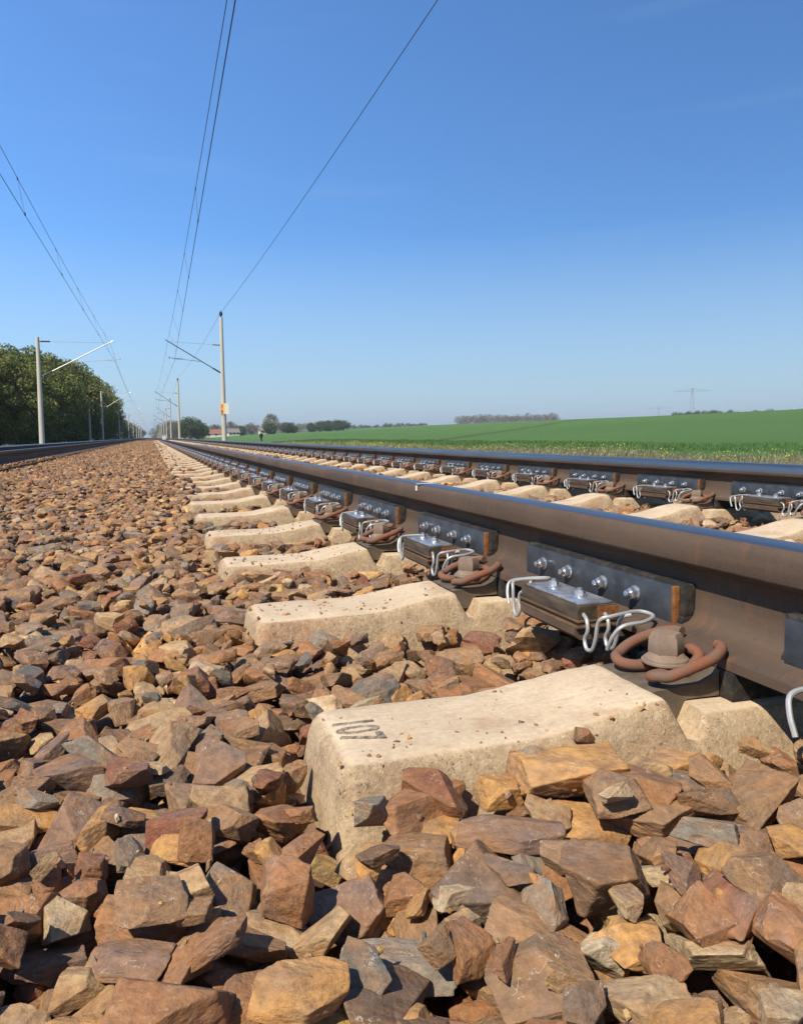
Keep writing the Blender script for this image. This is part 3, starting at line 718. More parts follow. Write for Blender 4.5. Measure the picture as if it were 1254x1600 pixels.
def pack_near():
    P = Pack(-1.66, 2.32, .26, 6.2, .006, -.285)
    st = []; KEEP = np.zeros(400000, bool); HN = []
    def attempt(x, y, sz, lim=None, col=None):
        t, R, sc = make_variant(sz, True)
        V = (SHAPE[(t, 2)][0]*sc) @ R.T
        z = P.put(x, y, V, target_level(x, y) if lim is None else lim, len(st), False, KEEP if HN else None)
        if z is not None: st.append((t, R, sc, (x, y, z), col))
        return z
    n = int((P.x1-P.x0)*(P.y1-P.y0)*620)
    for sweep, (cnt, s0, s1, dl) in enumerate(((n, .018, .036, -.035), (int(n*.9), .020, .038, -.020))):
        xs = RNG.uniform(P.x0+.04, P.x1-.04, cnt); ys = RNG.uniform(P.y0+.04, P.y1-.04, cnt); ss = RNG.uniform(s0, s1, cnt)
        for x, y, q in zip(xs, ys, ss): attempt(x, y, q, target_level(x, y)+dl)
        if sweep == 1:
            for h in HERO:
                px, py, w, hh, col = h[:5]
                zp = -.204 if py > 1180 and px > 500 else -.214
                x, y = px_ray(px, py+hh*.10, zp)
                dist = np.array([x, y, zp-CAMH]) @ CF; wm = w/FPX*dist; hm = hh/FPX*dist
                t = (int(px)*7+int(py)*3) % NT; az = -YAW+random.uniform(-.35, .35)
                A = TPL[t][2]; sx = wm/2/.86; Hz = max(.30*wm, min(.9*wm, .85*(hm-.30*wm)/.86)); 
                V0 = SHAPE[(t, 2)][0]; ext = V0.max(0)-V0.min(0)
                sc = np.array([wm/ext[0], min(wm*.85, max(.035, hm*1.0))/ext[1], Hz/ext[2]])
                R = rot(random.gauss(0, .16)+.12, random.gauss(0, .14), az)
                best = None
                V = (V0*sc) @ R.T
                for dx_, dy_ in ((0, 0), (0, -.012), (0, .015), (-.02, 0), (0, -.03), (0, .035), (-.04, 0), (0, -.05), (-.03, -.04), (-.06, 0)):
                    z = P.put(x+dx_, y+dy_, V, -.155 if x > .1 else -.14, len(st), True)
                    if z is not None: KEEP[len(st)] = True; HN.append(1); st.append((t, R, sc, (x+dx_, y+dy_, z), PN[col])); break
    cnt = int(n*1.6)
    xs = RNG.uniform(P.x0+.04, P.x1-.04, cnt); ys = RNG.uniform(P.y0+.04, P.y1-.04, cnt); ss = RNG.beta(1.5, 2.1, cnt)*.042+.0125
    hero_ids = {i for i, s_ in enumerate(st) if s_[4] is not None}
    for x, y, q in zip(xs, ys, ss):
        ix, iy = int((x-P.x0)/P.c), int((y-P.y0)/P.c)
        if P.ID[ix, iy] in hero_ids: continue
        attempt(x, y, q, target_level(x, y)+.006)
    return P, st
PK, STN = pack_near()

def dom_name(c): return PAL[c][0]
def finish_near():
    ids, cnt = np.unique(PK.ID[PK.ID >= 0], return_counts=True); vis = dict(zip(ids.tolist(), cnt.tolist()))
    big = []
    for i, (t, R, sc, loc, col) in enumerate(STN):
        if vis.get(i, 0) < 3: continue
        p = np.array(loc)-[0, 0, CAMH]; d = p @ CF
        if d <= .1: continue
        u = PPX+FPX*(p @ CR)/d; v = PPY-FPX*(p @ CU)/d
        inside = -10 < u < 1264 and 680 < v < 1605
        hid = (p[0] > .60 and p[1] < 6) and loc[0] > XR-.14          # behind the near rail and its fittings
        big.append((vis[i]*.006**2*(abs(p[2])/np.linalg.norm(p)+.45)/d**2*(1 if inside and not hid else 0), i, u, v))
    big.sort(reverse=True)
    singles = big[:300]; sid = {b_[1] for b_ in singles}
    L6 = {}
    rest = []; info = []
    for _, i, u, v in singles:
        t, R, sc, loc, col = STN[i]
        if col is None: col = int(RNG.choice(len(PAL), p=PW))
        if t not in L6:
            Vv, Ff = stone_shape(t, 6); L6[t] = np_mesh('ballast_stone', Vv/TPL[t][2], Ff, MT['stone_obj'], True)
            L6[t].set_sharp_from_angle(angle=math.radians(60)) if False else None
        o = link('ballast_stone', L6[t]); A = TPL[t][2]
        m4 = Matrix([[float(R[a][b_]*sc[b_]*A[b_]) for b_ in range(3)]+[float(loc[a])] for a in range(3)]+[[0, 0, 0, 1]])
        o.matrix_world = m4
        c = np.clip(PC[col]*RNG.uniform(.85, 1.15), 0, .8); o.color = (*[float(q) for q in c], 1)
        V = SHAPE[(t, 1)][0]*sc; e = np.sort(V.max(0)-V.min(0))
        shape = 'flat' if e[0]/e[2] < .42 else 'long' if e[1]/e[2] < .6 else 'blocky' if e[0]/e[2] > .68 else 'angular'
        size = 'big' if e[2] > .085 else 'small' if e[2] < .048 else 'middling'
        x, y, z = loc; kk = int(math.floor((y-SY)/S0+.5)); between = (y-SY)/S0
        if x > XR:
            where = 'between the two rails of the right track'
        elif x > .13:
            where = 'in front of the numbered sleeper' if between < 0 else f'between {ordinal(int(between)+1)} and {ordinal(int(between)+2)} sleepers'
        elif x > -.12:
            where = 'in the foreground left of the numbered sleeper' if between < -.3 else f'by the end of {ordinal(max(1, kk+1))} sleeper'
        else:
            where = 'in the left foreground' if y < .9 else f'on open ballast level with {ordinal(kk+1)} sleeper'
        info.append([o, size, dom_name(col), shape, where, u, v])
    groups = {}
    for q in info: groups.setdefault((q[1], q[2], q[3], q[4]), []).append(q)
    for key, L in groups.items():
        L.sort(key=lambda q: q[5]); size, cn, shape, where = key
        for j, q in enumerate(L):
            lab = f'{size} {cn} {shape} stone {where}'
            if len(L) > 1: lab = f'{size} {cn} {shape} stone {where}, ' + ('leftmost' if j == 0 else 'rightmost' if j == len(L)-1 else f'{ordinal(j+1)} from left')
            tag(q[0], lab, 'stone', 'loose ballast stones')
    Vs, Fs, Ts = {}, {}, {}
    for i, (t, R, sc, loc, col) in enumerate(STN):
        if i in sid or vis.get(i, 0) < 2: continue
        lv = 3 if loc[1] < 2.4 and loc[0] < .8 else 2
        if vis.get(i, 0) < 6 and lv == 3: lv = 2
        V, F = SHAPE[(t, lv)]
        col = int(RNG.choice(len(PAL), p=PW)) if col is None else col
        o = sum(len(a) for a in Vs.setdefault(lv, [])); Vs[lv].append((V*sc) @ R.T+np.array(loc)); Fs.setdefault(lv, []).append(F+o if False else F)
        Ts.setdefault(lv, []).append((len(V), np.clip(PC[col]*RNG.uniform(.75, 1.2), 0, .8)))
    AV, AF, AT, off = [], [], [], 0
    for lv in Vs:
        for V, F, (nv, c) in zip(Vs[lv], Fs[lv], Ts[lv]):
            AV.append(V); AF.append(F+off); AT.append(np.tile([*c, 1], (nv, 1))); off += nv
    me = np_mesh('ballast', np.concatenate(AV), np.concatenate(AF), MT['stone'], False, np.concatenate(AT))
    tag(link('ballast', me), 'brown and grey crushed stone ballast around the sleepers and between the tracks', 'ballast', kind='stuff')
finish_near()
def chips():
    V0, F0 = SHAPE[(3, 1)]; AV, AF, AT, off = [], [], [], 0; n = 4660
    for i in range(n):
        if i < 4600: x, y, s_ = random.uniform(-.9, .62), .3+2.4*random.random()**1.6, random.uniform(.0022, .0065)
        else: x, y, s_ = random.uniform(.18, .52), SY+S0*random.randrange(4)+random.uniform(-.07, .07), random.uniform(.0010, .0028)
        z = PK.H[int((x-PK.x0)/PK.c), int((y-PK.y0)/PK.c)]
        if z > .1: continue
        V0, F0 = SHAPE[(i % NT, 1)]; R = rot(random.uniform(0, 6), random.uniform(0, 6), random.uniform(0, 6))
        AV.append((V0*s_) @ R.T+[x, y, z+s_*.1-(.003 if i < 4600 else 0)]); AF.append(F0+off); off += len(V0)
        c = PC[random.randrange(len(PAL))]*random.uniform(.8, 1.3); AT.append(np.tile([*np.clip(c, 0, .8), 1], (len(V0), 1)))
    tag(link('stone_chips', np_mesh('stone_chips', np.concatenate(AV), np.concatenate(AF), MT['stone'], False, np.concatenate(AT))), 'fine stone chips and grit lying on the ballast and sleepers', 'grit', kind='stuff')
chips()

def far_ballast():
    AV, AF, AT, off = [], [], [], 0
    def scatter(x0, x1, y0, y1, dens, lv, s0, s1, bury, top):
        nonlocal off
        n = int((x1-x0)*(y1-y0)*dens)
        for i in range(n):
            x, y = random.uniform(x0, x1), random.uniform(y0, y1)
            onsl = abs(x-XC) < SEND and abs(((y-SY+S0/2) % S0)-S0/2) < .085
            if onsl and (random.random() > .09 or abs(x-XR) < .2 or abs(x-XL) < .2): continue
            if min(abs(x-XR), abs(x-XL), abs(x-LX2), abs(x-LX1)) < .09: continue
            t = random.randrange(NT); sz = random.uniform(s0, s1); R = rot(random.gauss(0, .5), random.gauss(0, .5), random.uniform(0, 6.3))
            V, F = SHAPE[(t, lv)]; z = top+random.uniform(-.022, .008)+(.028 if onsl else 0)-(.012 if x > .16 else 0)
            if x > XR-.2 and x < XR: z -= .03
            AV.append((V*sz) @ R.T+[x, y, z]); AF.append(F+off); off += len(V)
            AT.append(np.tile([*np.clip(PC[int(np.searchsorted(PCUM, random.random()))]*random.uniform(.75, 1.2), 0, .8), 1], (len(V), 1)))
    scatter(-1.66, .17, 6.15, 14, 430, 2, .026, .050, 0, -.228)
    scatter(.17, 2.2, 6.15, 14, 480, 1, .022, .042, 0, -.203)
    scatter(-1.66, .17, 14, 34, 330, 1, .028, .052, 0, -.218)
    scatter(.17, 2.2, 14, 34, 330, 1, .022, .038, 0, -.196)
    scatter(-1.66, .2, 34, 90, 130, 1, .026, .05, 0, -.212)
    scatter(.2, .6, 34, 90, 110, 1, .026, .05, 0, -.196)
    scatter(2.3, 3.2, .5, 12, 260, 1, .022, .04, 0, -.27)
    scatter(-4.6, -1.78, 3, 16, 160, 1, .024, .042, 0, -.205)
    scatter(-1.6, 2.1, -1.2, .25, 420, 2, .022, .04, 0, -.235)
    me = np_mesh('distant_ballast', np.concatenate(AV), np.concatenate(AF), MT['stone_far'], False, np.concatenate(AT))
    tag(link('distant_ballast', me), 'brown crushed stone ballast stretching away between the tracks', 'ballast', kind='stuff')
PCUM = np.cumsum(PW); PCUM[-1] = 1.0
far_ballast()

# ------------------------------------------------------------------ overhead line
def mast(name, x, y, side, h, label, wires=True, top_line=False, sign=False, dark=True, zc=5.44, zm=6.75, xw=None, xm=None, box=False):
    """side -1: the arm reaches to -x"""
    z0 = float(terrain(x, y)); r = tag(empty(name, (x, y, z0)), label, 'mast', 'overhead line masts along the railway')
    H = h-z0; b = MB(); b.tube([(0, 0, -.2), (0, 0, H)], [.185, .115], 14); b.tube([(0, 0, -.2), (0, 0, .25)], [.28, .26], 14)
    link('pole', b.mesh('pole', MT['mast'], True), r)
    if top_line:
        b = MB(); b.tube([(0, 0, H), (0, 0, H+.10), (0, 0, H+.12), (0, 0, H+.34), (0, 0, H+.36), (0, 0, H+.46)], [.04, .04, .11, .12, .05, .03], 10)
        link('top_insulator', b.mesh('top_insulator', MT['insul'], True), r)
    if not wires: return r
    am = MT['armdark'] if dark else MT['arm']
    dxm = (xm if xm is not None else xw)-x; dxc = xw-x; zlow = 4.58-z0 if side < 0 else 4.25-z0
    zm_, zc_ = zm-z0, zc-z0
    p0 = Vector((side*.10, 0, zlow)); p1 = Vector((dxm, 0, zm_)); q = p0+(p1-p0)*.16
    b = MB(); b.tube([q, p1], .035, 8); b.tube([p1+Vector((0, 0, -.02)), p1+Vector((side*.15, 0, .10))], .03, 6); arm = link('cantilever_tube', b.mesh('cantilever_tube', am, True), r)
    b = MB(); n = 9; b.tube([p0+(q-p0)*(i/n) for i in range(n+1)], [.03]+[.065 if i % 2 else .04 for i in range(n-1)]+[.03], 8)
    link('insulator', b.mesh('insulator', MT['insul'], True), r)
    t0 = Vector((side*.10, 0, zm_-.22 if side < 0 else zm_-.02)); t1 = p1+Vector((0, 0, -.03)); tq = t0+(t1-t0)*.15
    b = MB(); b.tube([tq, t1], .008 if side < 0 else .016, 6); link('stay_tube', b.mesh('stay_tube', am, True), r)
    b = MB(); b.tube([t0+(tq-t0)*(i/n) for i in range(n+1)], [.03]+[.06 if i % 2 else .035 for i in range(n-1)]+[.03], 8); link('insulator', b.mesh('insulator', MT['insul'], True), r)
    # registration tube and steady arm
    u = (zc_+.06-zlow)/(zm_-zlow); a0 = p0+(p1-p0)*max(.1, u-.06); a1 = Vector((dxc+side*.35, 0, zc_+.16))
    b = MB(); b.tube([a0, a1], .018, 6); b.tube([a1+Vector((-side*.05, 0, 0)), Vector((dxc-side*.55, 0, zc_+.12))], .014, 6)
    b.tube([Vector((dxc-side*.55, 0, zc_+.12)), Vector((dxc, 0, zc_+.01))], .012, 6); b.tube([a1+Vector((0, 0, -.05)), a1+Vector((0, 0, .12))], .03, 6)
    link('steady_arm', b.mesh('steady_arm', am, True), r)
    if sign:
        s = MB(); s.prism([(-.34, 1.70-z0), (.0, 1.70-z0), (.0, 2.46-z0), (-.34, 2.46-z0)], 'y', -.012, .0)
        p = link('distance_board', s.mesh('distance_board', MT['sign_orange']), r); p.location = (.04, -.24, 0); p.rotation_euler = (0, 0, math.radians(-30))
        for ch, zz in (('2', 2.12), ('8', 1.76)):
            me = text_mesh(ch, .36, MT['sign_ink'], .003); t = link('digit', me, p); t.rotation_euler = (math.pi/2, 0, 0); t.location = (-.28, -.018, zz-z0)
        s = MB(); s.prism([(0, 1.70-z0), (.30, 1.70-z0), (.30, 2.46-z0), (0, 2.46-z0)], 'y', -.012, .0)
        p = link('distance_board', s.mesh('distance_board', MT['sign_cream']), r); p.location = (.04, -.24, 0); p.rotation_euler = (0, 0, math.radians(-8))
        s = MB(); s.box(-.10, .12, -.21, -.10, 1.78-z0, 1.82-z0); s.box(-.10, .12, -.21, -.10, 2.30-z0, 2.34-z0); link('bracket', s.mesh('bracket', MT['armdark']), r)
    if box:
        s = MB(); s.box(.15, .75, -.9, -.4, 0, 1.2, .03); link('switch_box', s.mesh('switch_box', MT['cabinet']), r)
    return r
MY = [56, 118, 180, 242, 304, 366, 428, 490, 560, 640]
MRX = [4.947, 3.95, 4.22, 4.4, 4.6, 4.6, 4.6, 4.6, 4.6, 4.6]
CRX = [1.707, 1.2, 1.68, 1.2, 1.68, 1.2, 1.68, 1.2, 1.68, 1.2]
MLX = [-7.0, -6.68, -6.75, -6.4, -6.4, -6.4, -6.4, -6.4, -6.4, -6.4]
CLX = [-2.22, -2.6, -2.2, -2.6, -2.2, -2.6, -2.2, -2.6, -2.2, -2.6]
for i, y in enumerate(MY):
    o = ordinal(i+1)
    mast('catenary_mast', MRX[i], y, -1, 8.45 if i == 0 else 8.3, 'tall concrete mast with orange distance board beside the right track' if i == 0 else f'concrete overhead line mast right of the tracks, {o} from the camera',
         top_line=True, sign=i == 0, xw=CRX[i], xm=CRX[i]-.43)
    mast('catenary_mast', MLX[i], y, 1, 6.85, f'concrete overhead line mast left of the tracks by the forest, {o} from the camera', dark=False, xw=CLX[i], xm=CLX[i]-.24, zm=6.6, zc=5.30, box=i == 2)
mast('catenary_mast', -8.4, 118, 1, 5.4, 'short bare concrete mast in front of the dark forest, without an arm', wires=False)

def wire(name, pts, r, label, group):
    b = MB(); b.tube(pts, r, 6); return tag(link(name, b.mesh(name, MT['wire'], True)), label, 'wire', group)
YS = [-6]+MY
def span_pts(xs, zs, sag, n=14):
    P = []
    for i in range(len(xs)-1):
        for k in range(n):
            t = k/n; P.append((xs[i]+(xs[i+1]-xs[i])*t, YS[i]+(YS[i+1]-YS[i])*t, zs[i]+(zs[i+1]-zs[i])*t-4*sag*t*(1-t)))
    P.append((xs[-1], YS[-1], zs[-1])); return P
nM = len(YS)
cr = [.97]+CRX; mr = [1.22]+[c-.43 for c in CRX]; cl = [-2.95]+CLX; ml = [-2.98]+[c-.26 for c in CLX]
Wc = span_pts(cr, [5.44]*nM, .02); Wm = span_pts(mr, [6.75]*nM, .55)
Lc = span_pts(cl, [5.36]*nM, .02); Lm = span_pts(ml, [6.6]*nM, .45)
wire('contact_wire', Wc, .0085, 'dark contact wire over the right track, the thicker of the central pair', 'overhead wires')
wire('catenary_wire', Wm, .0065, 'thin catenary wire over the right track, left one of the central pair', 'overhead wires')
wire('contact_wire', Lc, .0075, 'thin contact wire over the left track, lower one at left edge', 'overhead wires')
wire('catenary_wire', Lm, .0065, 'thin catenary wire over the left track, upper one at left edge', 'overhead wires')
fx = [5.95]+MRX; Wf = span_pts(fx, [8.95]+[8.78]*(nM-1), .42)
wire('feeder_wire', Wf, .0095, 'single dark feeder wire running diagonally to the mast top on the right', 'overhead wires')
def at_y(P, y):
    for a, c in zip(P, P[1:]):
        if a[1] <= y <= c[1]:
            t = (y-a[1])/(c[1]-a[1]); return Vector([a[j]+(c[j]-a[j])*t for j in range(3)])
for side, P, Q in (('right', Wc, Wm), ('left', Lc, Lm)):
    for j, y in enumerate((20, 27, 34, 42, 50, 62, 72, 84, 96, 108)):
        b = MB(); p, q = at_y(P, y), at_y(Q, y); b.tube([p, q], .0032, 5); b.tube([p+Vector((0, 0, -.02)), p+Vector((0, 0, .05))], .018, 6); b.tube([q+Vector((0, 0, -.04)), q+Vector((0, 0, .02))], .016, 6)
        tag(link('dropper_wire', b.mesh('dropper_wire', MT['wire'])), f'thin vertical dropper between the {side} track wires, {ordinal(j+1)} from the camera', 'dropper', 'droppers between the overhead wires')

# ------------------------------------------------------------------ trees
def crown_mesh(name, seed, h, w, base, mat, n_clump=60, per=110, leaf=.28, sparse=1.0):
    g = np.random.default_rng(seed); C = []; Rr = []
    while len(C) < n_clump:
        p = g.uniform(-1, 1, 3)
        if np.linalg.norm(p) > 1: continue
        if np.linalg.norm(p) < .45 and g.random() < .7: continue
        zf = (p[2]+1)/2; wid = (1-abs(zf-.45)**1.8*1.1)
        C.append((p[0]*w*wid*.52, p[1]*w*wid*.52, base+zf*(h-base)*.93)); Rr.append(g.uniform(.09, .19)*w)
    C = np.array(C); Rr = np.array(Rr); V = []; T = []
    for c, r in zip(C, Rr):
        m = int(per*sparse); d = g.normal(size=(m, 3)); d /= np.linalg.norm(d, axis=1)[:, None]; rad = r*g.uniform(.55, 1.08, m)**.6
        ctr = c+d*rad[:, None]*[1, 1, .8]
        u = g.normal(size=(m, 3)); u /= np.linalg.norm(u, axis=1)[:, None]; v = np.cross(u, d+g.normal(size=(m, 3))*.5); v /= np.linalg.norm(v, axis=1)[:, None]+1e-6
        s = (leaf*g.uniform(.6, 1.3, m))[:, None]; tint = np.clip(g.normal(.5, .22)+g.normal(0, .18, m), 0, 1)
        V.append(np.stack([ctr-u*s*.5, ctr+v*s*.42, ctr+u*s*.5, ctr-v*s*.42], 1).reshape(-1, 3)); T.append(np.repeat(tint, 4))
    V = np.concatenate(V); T = np.concatenate(T); F = np.arange(len(V)).reshape(-1, 4)
    return np_mesh(name, V, F, mat, False, np.stack([T, T, T, np.ones_like(T)], 1)), C
def trunk_mesh(name, seed, h, base, C, r0):
    g = random.Random(seed); b = MB(); top = (g.uniform(-.3, .3), g.uniform(-.3, .3), h*.72)
    sp = [(0, 0, -.3), (g.uniform(-.1, .1), g.uniform(-.1, .1), base*.6), (top[0]*.5, top[1]*.5, h*.45), top]
    b.tube(smooth_path(sp, 4), [r0*(1-.8*i/12) for i in range(13)], 8)
    for i in range(10):
        c = C[g.randrange(len(C))]; z = g.uniform(base*.7, h*.55); s = Vector((top[0]*z/h, top[1]*z/h, z)); e = Vector(c)
        b.tube([s, s.lerp(e, .5)+Vector((0, 0, -.2)), e], [r0*.35, r0*.22, r0*.08], 6)
    return b.mesh(name, MT['bark'], True)
TT = {}
def tree_kind(key, seed, h, w, base, mat, **k):
    cm, C = crown_mesh('crown', seed, h, w, base, MT[mat], **k); TT[key] = (cm, trunk_mesh('trunk', seed, h, base, C, h*.022))
for i in range(4): tree_kind(('big', i), 30+i, 13, 9.5, .8, 'leaf', n_clump=110, per=240, leaf=.25)
for i in range(3): tree_kind(('pale', i), 50+i, 11, 10, .8, 'leaf_pale', n_clump=70, per=110, leaf=.34)
for i in range(3): tree_kind(('dark', i), 60+i, 10, 11.5, .2, 'leaf_dark', n_clump=85, per=120, leaf=.42)
def tree(kind, x, y, sc, label, group, name='tree', zs=1.0):
    cm, tm = TT[kind]; r = tag(empty(name, (x, y, float(terrain(x, y))), random.uniform(0, 6.28)), label, 'tree', group); r.scale = (sc, sc, sc*zs)
    link('trunk', tm, r); link('crown', cm, r); return r
# forest beside the left track
fi = 0
for row, (xo, y0, y1, st) in enumerate(((-13.2, 82, 212, 6.8), (-18, 78, 214, 7.2), (-24, 74, 190, 8.0), (-31, 70, 188, 9))):
    y = y0
    while y < y1:
        fi += 1
        endf = 0; sc = float(np.interp(y, [80, 105, 145, 185, 214], [.78, .86, 1.10, 1.14, .95]))+random.uniform(-.07, .08)
        tree(('big', random.randrange(4)), xo+random.uniform(-1.2, 1.2), y+random.uniform(-1.5, 1.5), sc,
             f'leafy green forest tree left of the railway, {ordinal(int((y-y0)/st)+1)} along the {["front", "second", "third", "back"][row]} row', 'forest trees beside the left track')
        y += st
for j, (x, y, k, sc) in enumerate([(-11, 215, ('pale', 0), .8), (-12, 240, ('pale', 1), .85), (-11, 268, ('dark', 0), .8), (-12, 300, ('pale', 2), .9), (-12, 345, ('big', 1), .7), (-13, 400, ('pale', 1), .9), (-13, 460, ('dark', 2), .9), (-12, 540, ('pale', 0), 1.0), (-11, 640, ('dark', 1), 1.0)]):
    tree(k, x, y, sc, f'small hazy tree beyond the forest along the left track, {ordinal(j+1)} from the camera', 'small trees beyond the forest')
def bearing(px, dist):
    d = CF*FPX+CR*(px-PPX)-CU*(680-PPY); a = math.atan2(d[0], d[1]); return math.sin(a)*dist, math.cos(a)*dist
vil = [(298, 330, ('dark', 0), .98, 'broad dark round tree in front of the village'), (312, 350, ('dark', 1), .75, 'lower dark tree against the right side of the broad village tree'),
       (268, 460, ('pale', 0), 1.0, 'brownish bare tree near the second mast'), (280, 430, ('pale', 1), 1.0, 'brownish tree left of the broad dark tree'), (258, 520, ('pale', 2), 1.05, 'farthest brownish tree close to the tracks'),
       (335, 520, ('pale', 1), .85, 'grey brown tree left of the tall mast'), (362, 560, ('pale', 0), .95, 'grey brown tree just right of the tall mast'), (376, 540, ('dark', 2), .7, 'low green bush right of the tall mast'),
       (392, 560, ('pale', 2), .85, 'budding tree over the small dressed figure'), (425, 480, ('pale', 0), 1.15, 'tall pale budding tree in the middle of the village row'), (422, 470, ('dark', 2), .72, 'green tree below the tall pale budding tree'),
       (448, 500, ('dark', 0), .75, 'dark green tree right of the tall pale one'), (456, 520, ('dark', 1), .68, 'small dark tree at the right end of the village row'),
       (487, 560, ('dark', 1), .70, 'single round tree at the left of the green clump'), (502, 560, ('dark', 0), .82, 'dark tree, first of the green clump on the field edge'), (514, 575, ('dark', 2), .84, 'dark tree in the centre of the green clump'),
       (527, 570, ('dark', 1), .82, 'dark tree, third of the green clump on the field edge'), (538, 580, ('dark', 0), .78, 'dark tree at the right of the green clump')]
for px, dist, kind, sc, lab in vil:
    x, y = bearing(px, dist); tree(kind, x, y, sc, lab, 'trees around the far village')
def wood(name, px0, px1, dist0, dist1, n, kinds, s0, s1, label, sink=0.0, step=None):
    V, F, T, off = [], [], [], 0; g = random.Random(hash(name) % 1000 if False else len(name)*7)
    mats = []
    for i in range(n):
        px = px0+(px1-px0)*(i+g.random())/n; x, y = bearing(px, g.uniform(dist0, dist1)); kd = kinds[g.randrange(len(kinds))]
        cm = TT[kd][0]; a = np.empty(len(cm.vertices)*3, np.float32); cm.vertices.foreach_get('co', a); a = a.reshape(-1, 4, 3)
        sel = np.random.default_rng(i).random(len(a)) < .35; a = a[sel].reshape(-1, 3); sc = g.uniform(s0, s1); az = g.uniform(0, 6.28)
        c, s = math.cos(az), math.sin(az); p = a*sc; p = np.stack([p[:, 0]*c-p[:, 1]*s, p[:, 0]*s+p[:, 1]*c, p[:, 2]], 1)+[x, y, float(terrain(x, y))-sink]
        ct = a.reshape(-1, 4, 3).mean(1, keepdims=True)
        V.append(p); t = np.repeat(np.random.default_rng(i+9).uniform(0, 1, len(a)//4), 4); T.append(np.stack([t, t, t, np.ones_like(t)], 1))
        tm = TT[kd][1]
    V = np.concatenate(V); T = np.concatenate(T); F = np.arange(len(V)).reshape(-1, 4)
    tag(link(name, np_mesh(name, V, F, TT[kinds[0]][0].materials[0], False, T)), label, 'wood', kind='stuff')
wood('bare_wood', 714, 868, 800, 860, 34, [('pale', 0), ('pale', 1), ('pale', 2)], .85, 1.1, 'bare greyish wood on the crest of the green field', 1.0)
wood('crest_wood', 840, 905, 820, 900, 12, [('dark', 0), ('dark', 2)], .5, .7, 'low dark treetops right of the bare wood on the crest', 2.0)
wood('hill_wood', 1052, 1260, 640, 700, 34, [('dark', 0), ('dark', 1), ('dark', 2)], .45, .75, 'dark treetops on the field crest at the right edge', 1.5)
wood('far_hedge', 545, 668, 1000, 1300, 26, [('dark', 1), ('dark', 2)], .6, .9, 'thin hazy line of far treetops behind the field', 1.0)
wood('far_wood', 236, 480, 620, 800, 60, [('pale', 1), ('pale', 0)], .75, 1.0, 'hazy grey brown wood behind the far village', 0.5)

# ------------------------------------------------------------------ village, person, pylons
def house(px, dist, w, d, h, rz, roof, label, rh=2.6):
    x, y = bearing(px, dist); r = tag(empty('house', (x, y, float(terrain(x, y))), rz), label, 'house', 'houses of the far village')
    b = MB(); b.box(-w/2, w/2, -d/2, d/2, -.5, h); link('wall', b.mesh('wall', MT['wall_cream']), r)
    b = MB(); b.prism([(-d/2-.4, h+.01), (d/2+.4, h+.01), (0, h+rh)], 'x', -w/2-.4, w/2+.4); rf = link('roof', b.mesh('roof', MT[roof]), r)
    b = MB(); b.box(w*.2, w*.2+.6, -.3, .3, h+rh*.5, h+rh+.7); link('chimney', b.mesh('chimney', MT['roof_red']), rf)
    for i in range(3):
        b = MB(); b.box(-w/2+w*(i+.5)/3-.5, -w/2+w*(i+.5)/3+.5, -d/2-.06, -d/2-.004, 1.0, 2.2); link('window', b.mesh('window', MT['glass_dark']), r)
house(309, 460, 9, 7, 2.6, .1, 'roof_red', 'red roofed house just right of the broad dark tree')
house(338, 450, 11, 7, 1.9, -.1, 'roof_red', 'red roofed house directly left of the tall mast')
house(291, 480, 8, 6, 2.2, .0, 'roof_grey', 'pale walled house left of the red roofs')
house(364, 500, 7, 6, 2.2, .2, 'roof_grey', 'small pale house right of the tall mast')
house(414, 520, 7, 6, 2.6, .2, 'roof_grey', 'small pale house right of the small dressed figure')

def track_box():
    x, y = bearing(256.5, 118); x = 3.2 if x > 3.2 else x
    r = tag(empty('white_box', (x+.0, y, -.8)), 'white trackside box between the right track and the second mast', 'equipment box')
    b = MB(); b.box(-.28, .28, -.2, .2, 0, 1.25, .03); link('housing', b.mesh('housing', MT['white']), r)
    b = MB(); b.box(-.33, .33, -.25, .25, 1.25, 1.31, .01); link('lid', b.mesh('lid', MT['white']), r)
    b = MB(); b.box(.18, .20, -.23, -.2, .6, .75); link('handle', b.mesh('handle', MT['armdark']), r)
track_box()

